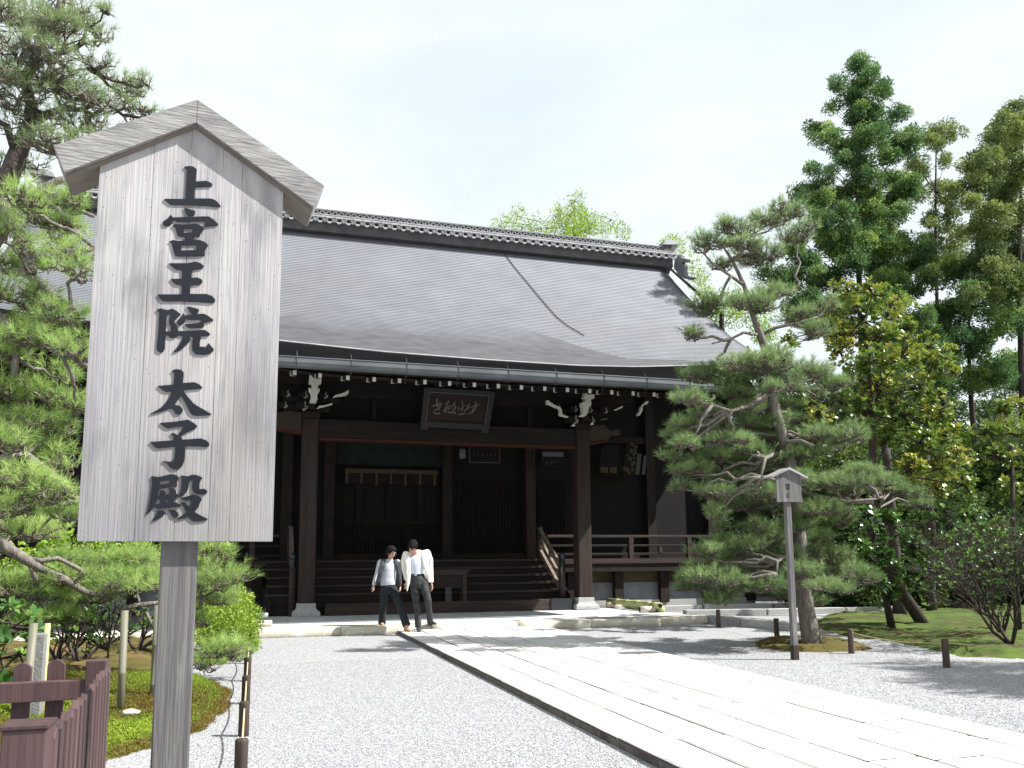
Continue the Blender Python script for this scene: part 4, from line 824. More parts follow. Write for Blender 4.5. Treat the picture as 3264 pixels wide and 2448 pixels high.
G['palace'] = [o1, k1, [[[(458, 745), (540, 770), (620, 790), (635, 820), (615, 870), (540, 878), (490, 845)]],
 [[(225, 858), (255, 895), (275, 905), (480, 898), (760, 888), (855, 888), (940, 940), (1013, 1015), (1010, 1033), (785, 1062), (800, 970), (690, 965), (330, 975), (275, 935), (255, 1000), (190, 1048), (125, 1045), (105, 1015), (105, 970), (200, 910)]],
 [[(262, 1035), (310, 1012), (420, 1025), (560, 1018), (655, 1008), (740, 1048), (778, 1080), (775, 1105), (718, 1180), (712, 1215), (585, 1225), (607, 1245), (590, 1275), (700, 1275), (790, 1310), (850, 1360), (788, 1460), (795, 1525), (770, 1540), (340, 1545), (300, 1530), (270, 1430), (245, 1320), (205, 1300), (270, 1278), (370, 1293), (460, 1285), (475, 1240), (440, 1215), (370, 1220), (340, 1190), (310, 1080)], [(440, 1090), (575, 1088), (590, 1110), (588, 1150), (445, 1158)], [(400, 1365), (640, 1358), (660, 1380), (645, 1445), (405, 1450)]]]]
o2 = (490, 820)
G['king'] = [o2, k1, [[[(250, 105), (560, 105), (690, 78), (780, 105), (830, 155), (800, 195), (635, 215), (622, 345), (720, 340), (790, 370), (805, 405), (790, 440), (730, 460), (608, 468), (600, 612), (870, 612), (960, 645), (1015, 700), (1010, 745), (960, 762), (700, 742), (420, 730), (165, 733), (110, 690), (65, 620), (460, 618), (462, 468), (370, 450), (320, 410), (280, 365), (470, 360), (465, 215), (380, 210), (310, 165)]]]]
G['institute'] = [o2, k1, [[[(52, 870), (110, 850), (230, 880), (310, 855), (390, 900), (445, 950), (345, 1055), (345, 1080), (390, 1150), (412, 1225), (600, 1222), (840, 1205), (900, 1240), (935, 1275), (905, 1308), (760, 1308), (782, 1335), (760, 1410), (760, 1480), (850, 1490), (885, 1470), (905, 1420), (950, 1480), (995, 1520), (980, 1560), (920, 1600), (830, 1618), (700, 1605), (640, 1550), (632, 1460), (650, 1318), (560, 1310), (605, 1350), (590, 1400), (500, 1490), (410, 1555), (310, 1578), (410, 1470), (460, 1390), (490, 1310), (410, 1290), (380, 1320), (320, 1338), (270, 1330), (205, 1270), (190, 1400), (185, 1520), (150, 1572), (110, 1578), (60, 1550), (48, 1480), (70, 1300), (85, 1080), (95, 920)], [(218, 955), (275, 940), (268, 1000), (250, 1080), (278, 1150), (280, 1230), (200, 1232)]],
 [[(555, 815), (640, 835), (735, 860), (748, 885), (720, 935), (650, 948), (600, 915)]],
 [[(488, 930), (510, 965), (690, 945), (830, 938), (910, 980), (988, 1040), (980, 1055), (810, 1095), (838, 1135), (815, 1165), (640, 1178), (560, 1160), (510, 1110), (740, 1090), (780, 1070), (785, 1035), (620, 1040), (520, 1025), (510, 1080), (450, 1128), (400, 1125), (385, 1080), (400, 1040), (455, 1000)]]]]
o3, k3 = (460, 1160), .20499
G['thick'] = [o3, k3, [[[(425, 115), (460, 92), (500, 85), (570, 95), (615, 140), (602, 300), (780, 288), (850, 320), (905, 370), (880, 388), (600, 410), (680, 520), (780, 630), (900, 700), (1040, 780), (1030, 798), (860, 808), (760, 803), (715, 760), (640, 610), (565, 480), (520, 570), (470, 640), (540, 650), (590, 690), (598, 730), (580, 770), (530, 788), (480, 770), (450, 710), (410, 690), (280, 740), (180, 765), (88, 783), (250, 690), (340, 600), (395, 520), (425, 430), (345, 437), (285, 410), (210, 345), (455, 325), (468, 180), (455, 130)]]]]
G['child'] = [o3, k3, [[[(245, 920), (480, 900), (680, 868), (760, 915), (822, 965), (805, 1000), (720, 1040), (640, 1075), (560, 1130), (595, 1180), (880, 1160), (960, 1190), (1010, 1240), (1005, 1280), (960, 1292), (800, 1282), (630, 1280), (635, 1360), (625, 1500), (590, 1590), (520, 1640), (450, 1640), (390, 1600), (370, 1560), (280, 1508), (350, 1520), (430, 1520), (465, 1490), (478, 1400), (482, 1285), (215, 1315), (170, 1300), (90, 1215), (460, 1190), (450, 1120), (412, 1085), (450, 1078), (525, 1108), (580, 1040), (605, 968), (500, 980), (375, 1005), (320, 985)]]]]
G['hall'] = [(450, 1490), .11454, [[[(270, 265), (330, 243), (460, 270), (620, 240), (820, 190), (920, 195), (1010, 240), (1050, 280), (990, 430), (1005, 490), (990, 535), (760, 560), (500, 605), (470, 700), (455, 795), (515, 790), (510, 670), (560, 645), (640, 650), (690, 690), (690, 765), (780, 755), (785, 610), (750, 590), (800, 575), (900, 590), (965, 640), (960, 720), (1030, 760), (1060, 775), (1110, 600), (1130, 400), (1120, 290), (1080, 255), (1140, 230), (1290, 250), (1420, 205), (1520, 210), (1640, 250), (1710, 295), (1640, 380), (1620, 480), (1620, 610), (1740, 595), (1820, 630), (1845, 690), (1790, 745), (1660, 760), (1520, 730), (1440, 680), (1415, 560), (1435, 370), (1340, 370), (1320, 560), (1260, 690), (1180, 780), (1000, 840), (930, 865), (920, 960), (1010, 985), (1100, 1050), (1095, 1085), (900, 1110), (500, 1155), (430, 1135), (355, 1095), (240, 1250), (140, 1305), (190, 1180), (220, 1030), (265, 760), (300, 500), (300, 310)], [(515, 400), (795, 352), (785, 445), (515, 475)], [(460, 875), (520, 895), (535, 1000), (405, 1022), (430, 930)], [(690, 890), (745, 895), (748, 985), (680, 990)]],
 [[(420, 1210), (520, 1190), (640, 1215), (680, 1255), (665, 1295), (500, 1420), (370, 1475), (290, 1480), (390, 1380), (450, 1260)]],
 [[(750, 1180), (870, 1175), (960, 1200), (1030, 1270), (1040, 1350), (990, 1390), (910, 1395), (850, 1350), (810, 1250)]],
 [[(1100, 850), (1300, 800), (1450, 755), (1560, 780), (1650, 830), (1690, 885), (1640, 980), (1590, 1110), (1490, 1240), (1600, 1310), (1850, 1435), (1840, 1460), (1640, 1500), (1470, 1505), (1400, 1470), (1300, 1380), (1150, 1430), (950, 1450), (1100, 1360), (1255, 1250), (1200, 1130), (1150, 1040), (1085, 1000), (1130, 970), (1210, 970), (1270, 1030), (1350, 1110), (1380, 1000), (1375, 910), (1230, 925), (1150, 900)]]]]
for (o_, k_, polys) in G.values():
    m_ = MB()
    for loops in polys: m_.prism([[bl_(o_[0]+a*k_, o_[1]+b_*k_, .005) for a, b_ in lp] for lp in loops], (0, .0042, 0))
    m_.build('character', 'letter_black', nb)

# small prohibition board beside the pine
sb = empty('notice_board', (7.262, 10.42, 0), 'small weathered roofed board on a thin pole in front of the pine', 'notice board')
MB().b2((-.040, -.035, -.2), (.040, .04, 2.45)).build('pole', 'old_wood_post', sb, bev=.006); MB().b2((-.043, -.038, 0), (.043, .043, .20)).build('pole_foot', 'log_dark', sb)
cs = [-.205, -.13, -.06, .005, .07, .135, .205]
for a, c in zip(cs, cs[1:]): MB().prism([[(a+.001, -.06, 2.2), (c-.001, -.06, 2.2), (c-.001, -.06, 2.645-.36*abs(c)), (a+.001, -.06, 2.645-.36*abs(a))]], (0, .02, 0)).build('plank', 'old_wood_post', sb)
for sg in (-1, 1): MB().prism([[(0, -.10, 2.69), (sg*.30, -.10, 2.56), (sg*.295, -.10, 2.535), (0, -.10, 2.662)]], (0, .24, 0)).build('roof_board', 'old_wood_roof' if sg < 0 else 'tile_light', sb)
def strokes(o, lst, w_, m, par, y=-.062):
    for name, st in lst:
        m_ = MB()
        for s in st:
            for p, q in zip(s, s[1:]):
                d = Vector((q[0]-p[0], 0, q[1]-p[1])); nn = Vector((d.z, 0, -d.x)).normalized()*w_/2; e_ = d.normalized()*w_*.4; A = Vector((o[0]+p[0], y, o[1]+p[1]))-e_; B_ = Vector((o[0]+q[0], y, o[1]+q[1]))+e_
                m_.prism([[A-nn, B_-nn*.8, B_+nn*.8, A+nn]], (0, .0015, 0))
        m_.build(name, m, par)
s_ = .001
kin = [[(-32, 30), (-2, 30)], [(-17, 44), (-17, 6)], [(-18, 28), (-34, 10)], [(-16, 28), (-6, 16)], [(4, 31), (34, 31)], [(18, 45), (18, 6)], [(17, 28), (4, 12)], [(19, 28), (34, 10)], [(-20, -4), (20, -4)], [(-34, -17), (34, -17)], [(0, -17), (0, -44), (-8, -39)], [(-14, -24), (-26, -38)], [(12, -24), (26, -38)]]
shi = [[(0, 42), (0, -32)], [(2, 8), (24, 8)], [(-20, 12), (-20, -32)], [(-34, -33), (34, -33)]]
strokes((-.02, 2.415), [('character', [[(a*s_, b_*s_) for a, b_ in q] for q in kin])], .0085, 'letter_black', sb)
strokes((-.02, 2.30), [('character', [[(a*s_, b_*s_) for a, b_ in q] for q in shi])], .0085, 'letter_black', sb)

# ================================================================== PICKET FENCE
def picket(e, x, y, w_, d_, z0, zt, rz=0, name='picket'):
    m_ = Matrix.Rotation(rz, 3, 'Z'); prof = [(-w_/2, z0), (w_/2, z0), (w_/2, zt-.022), (w_/4, zt-.006), (0, zt), (-w_/4, zt-.006), (-w_/2, zt-.022)]
    pts = [m_ @ Vector((a, -d_/2, 0))+Vector((x, y, b_)) for a, b_ in prof]; MB().prism([pts], m_ @ Vector((0, d_, 0))).build(name, 'fence_paint', e, bev=.002)
fA = np.array([-.545, 2.52]); fB = np.array([-.632, 4.07]); fe = empty('picket_fence', (fA[0], fA[1], 0), 'reddish brown picket fence running away from the camera at lower left', 'fence')
MB().b2((-.052, -.045, 0), (.050, .055, 1.0)).build('post', 'fence_paint', fe, bev=.004); m_ = MB().b2((-.058, -.05, 1.0), (.056, .06, 1.012)); m_.build('post_cap', 'fence_paint', fe, bev=.003)
dB = fB-fA; MB().b2((dB[0]-.04, dB[1]-.04, 0), (dB[0]+.04, dB[1]+.04, 1.005)).build('post', 'fence_paint', fe, bev=.004)
nP = 14; az = math.atan2(dB[1], dB[0])
for i in range(nP): q = (i+.75)/(nP+.35); picket(fe, dB[0]*q+.046, dB[1]*q, .062, .02, .06, .985+random.uniform(-.006, .006), az)
for z in (.25, .80): MB().beam((-.005, 0, z), (dB[0]-.005, dB[1], z), .035, .07).build('rail', 'fence_paint', fe)
f2 = empty('picket_fence', (fB[0]-.04, fB[1], 0), 'brown picket fence with a wide rail crossing behind the nearer pickets', 'fence')
for i in range(9): picket(f2, -.125-.127*i, .035, .068, .02, .05, 1.005+random.uniform(-.006, .006))
MB().b2((-1.3, -.03, .845), (0, .02, .925)).build('rail', 'fence_paint', f2, bev=.003); MB().b2((-1.3, -.03, .28), (0, .02, .36)).build('rail', 'fence_paint', f2, bev=.003)

# ================================================================== LOG BOLLARDS AND ROPES
def bollard(x, y, h, r_, label, group, m='log_dark', seed=0):
    e = empty('bollard', (x, y, 0), label, 'bollard', group); MB().lathe((0, 0, 0), [(r_*1.02, -.1), (r_, .05), (r_*.97, h*.6), (r_, h-.012), (r_*.90, h), (.002, h+.002)], 14).build('log', m, e, True)
    return e
ly = [5.953, 7.495, 9.153, 10.826, 12.657, 14.329, 16.25]; lbl = ['nearest dark log bollard at the bottom edge of the gravel', 'second dark log bollard from the bottom edge, level with the moss bank', 'third dark log bollard from the bottom edge of the photo', 'fourth dark log bollard beside the far end of the moss bank', 'fifth dark log bollard next to the low pine foliage', 'sixth dark log bollard half hidden by azalea leaves', 'farthest dark log bollard of the left row, touching the terrace kerb']
for i, y in enumerate(ly): bollard(-.045, y, .275, .043, lbl[i], 'dark log bollards along the left of the gravel')
bollard(-.03, 4.2, .275, .043, 'dark log bollard just below the frame at left', 'dark log bollards along the left of the gravel') if False else None
def rope_run(name, pts, r_, sag, m, label):
    e = MB()
    for a, c in zip(pts, pts[1:]):
        a, c = V(a), V(c); q = []
        for k in range(13): t_ = k/12; p = a.lerp(c, t_); p.z -= sag*4*t_*(1-t_); q.append(p)
        e.tube(q, r_, 6)
    return e.build(name, m, label=label, cat='rope')
yy = [4.3]+ly
rope_run('rope', [(-.045, y, .225) for y in ly], .007, .05, 'rope', 'pale straw rope strung low between the left bollards')
rb = [(9.16, 15.70), (8.77, 13.08), (8.50, 10.80), (8.55, 9.04), (9.05, 7.5)]
rl = ['short brown bollard beside the stone drain left of the pine', 'brown bollard directly left of the pine trunk', 'brown bollard just right of the pine trunk', 'tallest looking brown bollard alone at the right on the gravel', 'brown bollard at the right edge of the gravel']
for (x, y), l_ in list(zip(rb, rl))[:4]: bollard(x, y, .36, .045, l_, 'brown bollards with thin rope at right', 'log_brown')
rope_run('rope', [(x, y, .31) for x, y in rb[:4]]+[(10.6, 7.9, .33)], .006, .05, 'rope', 'thin rope strung between the brown bollards at right')

# ================================================================== BAMBOO
def cane(mb, p0, p1, r_, step=.32):
    p0, p1 = V(p0), V(p1); L_ = (p1-p0).length; n = max(1, int(L_/step)); pts = [p0]; rad = [r_]
    for k in range(1, n):
        q = p0.lerp(p1, k/n); d = (p1-p0).normalized(); pts += [q-d*.008, q, q+d*.008]; rad += [r_*.98, r_*1.09, r_*.98]
    mb.tube(pts+[p1], rad+[r_*.96], 12); return mb
def stake(x, y, h, r_, label, m='bamboo_pale', lean=0):
    e = empty('bamboo_stake', (x, y, .04), label, 'stake', 'bamboo stakes propping the left pine'); cane(MB(), (0, 0, -.2), (lean, .02, h), r_, .38).build('cane', m, e, True)
stake(-1.135, 8.69, .93, .034, 'pale green bamboo stake standing alone right of the picket fence', lean=-.012)
stake(-.914, 9.19, .95, .034, 'grey bamboo stake hugging the left side of the board post')
stake(float(PY(86, 2100, 8.3)[0]), 8.3, .86, .036, 'grey bamboo stake left of the stone post', lean=.03)
stake(float(PY(143, 2100, 8.55)[0]), 8.55, .84, .026, 'slim bamboo stake touching the right side of the stone post', 'bamboo_green')
stp = empty('stone_post', (float(PY(119, 2100, 8.5)[0]), 8.5, 0), 'square grey stone post between two bamboo stakes', 'post'); MB().b2((-.062, -.06, -.1), (.062, .06, .80)).build('shaft', 'post_stone', stp, bev=.01)
# bamboo barriers lying on the terrace
bb = empty('bamboo_barrier', (8.95, 18.3, KZ), 'green bamboo barrier of two lashed canes lying at the right end of the terrace', 'bamboo barrier')
r_ = .075
MB().tube([(-.30, .05, .075), (.06, .02, .075)], r_, 14).build('cross_cane', 'bamboo_cut', bb, True); MB().tube([(.12, 2.1, .07), (-.25, 2.13, .07)], r_, 14).build('cross_cane', 'bamboo_cut', bb, True)
cane(MB(), (.10, -.20, .165), (-.06, 2.45, .165), .072, .5).build('long_cane', 'bamboo_green', bb, True); cane(MB(), (.20, -.12, .07), (.16, 1.9, .07), .068, .5).build('long_cane', 'bamboo_green', bb, True)
MB().lathe((.10, -.212, .165), [(.056, 0), (.056, .01)], 12, 'y').build('hollow', 'black_wood', bb); MB().lathe((-.30, .05, .075), [(.058, -.004), (.058, .004)], 12, 'x').build('hollow', 'black_wood', bb)
for y in (.06, 2.1): MB().tube([(-.10, y-.06, .10), (.0, y-.08, .25), (.16, y+.02, .25), (.2, y+.07, .10), (.1, y+.05, .02), (-.05, y, .03), (-.10, y-.06, .10)], .012, 5).build('lashing', 'dark_rope', bb)
b2_ = empty('bamboo_barrier', (.08, 17.25, KZ), 'dark bamboo end bundle lying at the left end of the terrace kerb', 'bamboo barrier')
MB().tube([(-.02, 1.4, .085), (-.02, -.05, .085)], .085, 16).build('long_cane', 'log_dark', b2_, True); MB().lathe((-.02, -.055, .085), [(.078, 0), (.078, -.006), (.05, -.008)], 14, 'y').build('cut_end', 'bamboo_cut', b2_); MB().lathe((-.02, -.062, .085), [(.045, 0), (.045, -.004)], 12, 'y').build('hollow', 'log_brown', b2_)
MB().tube([(-.02, .06, .06), (.27, .10, .06)], .06, 12).build('cross_cane', 'bamboo_cut', b2_, True); MB().tube([(-.02, .6, .19), (.20, .62, .19)], .05, 12).build('cross_cane', 'granite_grey', b2_, True)

# ================================================================== TREES
def Q(u, v, y): p = PY(u, v, y); return (float(p[0]), float(p[1]), float(p[2]))
# ---- right pine
z4 = lambda a, b_, y: Q(2000+a*.6028, 900+b_*.6028, y)
z5 = lambda a, b_, y: Q(2000+a*.6028, 100+b_*.6028, y)
TY = 11.9
trunk = [((8.62, 11.85, -.1), .20), ((8.60, 11.85, .06), .165)]+[(Q(u, v, TY), r_) for u, v, r_ in [(2572, 1960, .135), (2560, 1860, .118), (2550, 1740, .11), (2540, 1600, .10), (2520, 1480, .092), (2492, 1380, .085), (2466, 1290, .08), (2455, 1190, .078), (2442, 1120, .072), (2424, 1070, .066), (2400, 1005, .045), (2372, 910, .036), (2335, 830, .026), (2300, 780, .015)]]
limbs = [([Q(u, v, y) for u, v, y in L_], a, b_) for L_, a, b_ in [
 ([(2424, 1070, 11.9), (2470, 1045, 11.8), (2540, 1030, 11.7), (2610, 1010, 11.6)], .035, .018), ([(2420, 1068, 11.9), (2370, 1060, 11.8), (2330, 1080, 11.7), (2270, 1095, 11.6)], .03, .012),
 ([(2372, 910, 11.9), (2330, 880, 11.8), (2270, 840, 11.7), (2245, 810, 11.6)], .03, .012), ([(2455, 1240, 11.9), (2400, 1290, 11.6), (2330, 1310, 11.3), (2270, 1290, 11.1)], .045, .015),
 ([(2480, 1430, 11.9), (2510, 1410, 11.5), (2555, 1405, 11.2), (2590, 1420, 11.0)], .045, .02), ([(2490, 1440, 11.9), (2440, 1460, 11.5), (2425, 1520, 11.2)], .04, .02), ([(2545, 1660, 11.9), (2600, 1625, 11.4), (2680, 1600, 11.2), (2800, 1590, 11.0)], .045, .015),
 ([(2550, 1800, 11.8), (2500, 1775, 11.4), (2478, 1790, 11.2), (2476, 1830, 11.1)], .04, .012), ([(2535, 1560, 11.9), (2600, 1580, 11.6), (2720, 1600, 11.4)], .04, .015), ([(2400, 1005, 11.9), (2460, 960, 12), (2540, 920, 12.1)], .03, .012)]]
pads = []
for f_, lst in ((z5, [(420, 1110, 110, 55), (560, 1050, 120, 50), (720, 1010, 150, 60), (870, 960, 110, 60), (900, 1090, 130, 70), (700, 1180, 170, 50), (480, 1240, 80, 45), (800, 930, 60, 40), (620, 1130, 110, 45)]),
 (z4, [(450, 120, 130, 50), (640, 110, 160, 60), (900, 190, 140, 55), (760, 60, 140, 50), (340, 270, 85, 45), (1000, 260, 110, 45), (1050, 120, 90, 50), (430, 490, 170, 55), (340, 620, 120, 50), (700, 440, 190, 60), (950, 480, 180, 75), (1080, 540, 120, 50), (560, 600, 120, 40), (330, 760, 140, 50), (560, 760, 150, 50), (290, 850, 90, 40), (1000, 810, 150, 60), (1180, 800, 120, 60), (750, 770, 130, 50), (430, 930, 170, 50), (330, 1020, 90, 40), (900, 920, 150, 45), (520, 1040, 130, 45), (480, 1130, 110, 60), (700, 1120, 130, 60), (1100, 1060, 150, 60), (1280, 1050, 150, 50), (1450, 1110, 130, 45), (1250, 1000, 100, 45), (1050, 1200, 140, 45), (460, 1220, 80, 40), (500, 1370, 120, 50), (700, 1310, 140, 60), (410, 1430, 110, 40), (340, 1510, 70, 30), (470, 1560, 160, 50), (660, 1500, 170, 60), (900, 1400, 110, 60), (1080, 1460, 150, 65), (1210, 1540, 100, 50), (560, 1620, 130, 40), (1050, 1610, 140, 40), (760, 1600, 140, 40), (920, 1520, 120, 50), (620, 1400, 120, 45), (840, 1210, 130, 50), (760, 900, 110, 40), (620, 680, 100, 35), (780, 560, 100, 40), (830, 650, 110, 40), (800, 720, 90, 35), (720, 830, 100, 40), (860, 1300, 100, 40), (800, 1110, 100, 45), (560, 830, 110, 40), (620, 950, 110, 40), (780, 380, 110, 45), (1020, 1350, 110, 45), (880, 1050, 110, 45)])):
    for a, b_, rx, rz in lst:
        y = TY+random.uniform(-.75, .55); pads.append((f_(a, b_, y), rx*.6028/2690*13.1*.98, rz*.6028/2690*13.1*1.05, None))
        if f_ is z4 and b_ > 350: a2 = a+random.choice((-1, 1))*rx*random.uniform(.3, .7); b2 = b_+random.uniform(35, 75); y = TY+random.uniform(-.3, .9); pads.append((f_(a2, b2, y), rx*.6028/2690*9.5, rz*.6028/2690*12, None))
pine('pine_tree', trunk, pads, 'pine_far', .125, 215, 'garden pine with layered needle pads behind the small notice board', 'pine tree', limbs, 'bark', group=None, tuft_n=16)

# ---- left pine
pads = []
up_ = [(60, 60, 140, 50), (200, 20, 90, 45), (265, 60, 60, 50), (200, 125, 130, 40), (325, 110, 50, 35), (60, 165, 100, 45), (150, 225, 140, 38), (300, 195, 60, 40), (60, 295, 110, 45), (215, 300, 120, 40), (330, 330, 90, 36), (400, 290, 75, 40), (425, 262, 55, 28), (475, 360, 55, 26), (70, 395, 90, 45), (250, 395, 95, 36), (150, 465, 95, 36), (340, 435, 65, 28), (20, 540, 60, 50), (80, 520, 60, 28), (10, 30, 80, 60), (330, 30, 20, 20), (20, 230, 60, 40), (280, 450, 60, 25)]
for a, b_, rx, rz in up_: y = 11.6+random.uniform(-.8, .6); pads.append((Q(a, b_, y), rx/2690*11.8, rz/2690*11.8, None))
T2 = [(Q(u, v, y), r_) for u, v, y, r_ in [(-420, 2300, 10.5, .26), (-330, 1700, 10.6, .22), (-240, 1200, 10.9, .19), (-90, 800, 11.2, .16), (10, 620, 11.4, .13), (52, 500, 11.5, .11), (95, 400, 11.6, .095), (100, 330, 11.6, .07), (75, 250, 11.7, .055), (110, 180, 11.7, .045), (140, 110, 11.7, .035), (180, 40, 11.7, .025), (200, -60, 11.7, .015)]]
T2[0] = ((T2[1][0][0]-.15, T2[1][0][1], -.1), .28)
L2 = [([Q(u, v, y) for u, v, y in L_], a, b_) for L_, a, b_ in [([(95, 400, 11.6), (150, 365, 11.5), (200, 345, 11.4), (260, 350, 11.3), (300, 365, 11.2)], .06, .02), ([(80, 260, 11.7), (130, 190, 11.6), (200, 160, 11.6), (240, 150, 11.5)], .04, .015), ([(200, 160, 11.6), (180, 190, 11.5), (230, 225, 11.5), (280, 220, 11.4)], .03, .01), ([(52, 500, 11.5), (20, 400, 11.3), (-20, 380, 11.2)], .05, .03), ([(260, 350, 11.3), (330, 320, 11.2), (395, 370, 11.1), (410, 400, 11)], .03, .01), ([(70, 440, 11.6), (130, 455, 11.3), (190, 490, 11.2), (230, 540, 11.1)], .04, .015), ([(10, 620, 11.4), (110, 640, 10.4), (135, 600, 9.9), (186, 576, 9.7), (240, 560, 9.6)], .06, .03)]]
pine('pine_tree', T2, pads, 'pine_high', .13, 110, 'tall leaning pine rising against the sky behind the great notice board', 'pine tree', L2, 'bark_dark', tuft_n=14, tones=(.15, .9), kidr=.026)
# nearer lower pine, branches reaching in from the left
pads = []
mid_ = [(60, 640, 75, 40), (130, 700, 90, 50), (40, 755, 80, 50), (205, 720, 75, 45), (240, 640, 60, 36), (110, 830, 80, 36), (30, 850, 60, 45), (215, 800, 75, 50), (250, 860, 60, 36), (30, 930, 80, 55), (95, 965, 75, 60), (240, 1010, 55, 30), (50, 1040, 90, 40), (130, 1085, 100, 34), (230, 1105, 60, 40), (40, 1130, 75, 34), (60, 1240, 95, 50), (150, 1255, 80, 46), (205, 1195, 65, 50), (240, 1300, 50, 50), (80, 1345, 110, 46), (180, 1350, 60, 46), (30, 1420, 70, 46), (120, 1430, 85, 46), (195, 1475, 60, 46), (60, 1520, 90, 46), (150, 1580, 80, 50), (40, 1620, 80, 46), (210, 1640, 60, 36), (100, 1690, 120, 36), (170, 1000, 60, 40)]
for a, b_, rx, rz in mid_: y = 8.6+random.uniform(-.6, .6); pads.append((Q(a, b_, y), rx/2690*8.8, rz/2690*8.8, None))
low_ = [(50, 1880, 110, 50), (200, 1840, 110, 46), (330, 1800, 120, 55), (420, 1860, 110, 55), (300, 1900, 100, 46), (130, 1960, 110, 38), (40, 2010, 80, 40), (440, 1780, 80, 46), (540, 1800, 90, 50), (560, 1880, 80, 45), (680, 1760, 70, 50), (735, 1840, 75, 50), (650, 1850, 60, 50), (700, 1900, 85, 40), (690, 2075, 80, 45), (650, 2110, 60, 36), (745, 2075, 50, 45), (640, 1980, 45, 40)]
for a, b_, rx, rz in low_: y = 10.6+random.uniform(-.5, .5)+(.6 if a > 500 else 0); pads.append((Q(a, b_, y), rx/2690*10.9, rz/2690*10.9*.85, None))
T3 = [((-3.3, 9.4, -.1), .2), ((-3.2, 9.3, .9), .17)]+[(Q(u, v, 9.0), r_) for u, v, r_ in [(-250, 1200, .15), (-120, 900, .12), (0, 720, .10), (42, 660, .06)]]
L3 = [([Q(*p) for p in L_], a, b_) for L_, a, b_ in [
 ([(20, 640, 9.0), (42, 698, 8.9), (67, 753, 8.8), (97, 820, 8.7), (100, 870, 8.6)], .075, .05), ([(67, 863, 8.7), (122, 897, 8.6), (169, 939, 8.5), (228, 985, 8.4), (240, 975, 8.4)], .042, .028), ([(228, 985, 8.4), (222, 930, 8.4), (216, 905, 8.4)], .02, .012),
 ([(126, 625, 9.0), (143, 639, 8.9), (181, 660, 8.8), (219, 715, 8.7), (253, 749, 8.6), (300, 790, 8.5)], .035, .02), ([(126, 605, 9.0), (148, 612, 8.9), (198, 631, 8.8), (240, 665, 8.7), (300, 690, 8.7)], .03, .018), ([(110, 660, 9.0), (120, 630, 9.0), (135, 600, 9.0), (186, 576, 9.0), (215, 568, 9)], .05, .035),
 ([(126, 1053, 8.6), (160, 1078, 8.5), (202, 1120, 8.4), (270, 1162, 8.3), (330, 1200, 8.3)], .036, .022), ([(63, 1074, 8.7), (50, 1145, 8.6), (46, 1196, 8.6)], .035, .028), ([(195, 1120, 8.4), (210, 1160, 8.4), (230, 1195, 8.4)], .02, .015), ([(-60, 960, 9), (20, 1030, 8.8), (63, 1074, 8.7), (126, 1053, 8.6)], .05, .035),
 ([(-60, 1470, 9), (0, 1464, 8.9), (81, 1448, 8.8), (141, 1497, 8.7), (206, 1546, 8.6), (247, 1594, 8.6), (300, 1630, 8.6)], .05, .03), ([(-50, 1620, 10.5), (0, 1690, 10.4), (22, 1749, 10.3), (76, 1779, 10.3), (114, 1803, 10.3), (190, 1836, 10.4), (271, 1887, 10.5), (340, 1900, 10.6)], .085, .03), ([(92, 1784, 10.3), (140, 1788, 10.3), (184, 1779, 10.3), (244, 1809, 10.4), (270, 1830, 10.4)], .032, .018), ([(380, 1945, 10.8), (440, 1928, 10.9), (500, 1922, 11), (560, 1915, 11), (640, 1905, 11.1)], .03, .02), ([(100, 1800, 10.3), (112, 1840, 10.3), (118, 1870, 10.4)], .035, .02), ([(460, 1940, 11), (480, 1985, 11), (505, 2030, 11.1)], .025, .015)]]
pine('pine_tree', T3, pads, 'pine_near', .125, 210, 'bright green pine with knotted branches reaching in from the left edge', 'pine tree', L3, 'bark', tuft_n=20, nw=.032, twig_r=.0055, tones=(.2, 1), autolimb=True, kidr=.02)

# ---- tall firs at the upper right
ft = [leaf_ball(75, .23, .10, .042, .7) for _ in range(6)]
def fir(base, apex, blobs, leaf, label, r0=.2, per=100, sc=1.0, group='tall conifers beyond the pine'):
    b_ = V(base); a = V(apex); tr = [(b_.lerp(a, q)+Vector((math.sin(q*7)*.12, 0, 0)), r0*(1-q)+.02) for q in np.linspace(0, .97, 9)]
    return cloud_tree('conifer_tree', tr, blobs, leaf, ft, per, label, 'conifer', scale=sc, group=group, updir=.5, shell=.1, stick_r=.008)
def blobs5(lst, y, dy=1.2, k=1.0, sq=.62):
    o = []
    for a, b_, r_ in lst:
        yy_ = y+random.uniform(-dy, dy); m_ = r_*.6028/2690*(yy_*1.18)*k; o.append((z5(a, b_, yy_), m_, m_*sq))
        for _ in range(2): yy_ = y+random.uniform(-dy, dy); m2_ = m_*random.uniform(.35, .65); o.append((z5(a+random.uniform(-1.15, 1.15)*r_, b_+random.uniform(-.7, .8)*r_, yy_), m2_, m2_*sq))
    return o
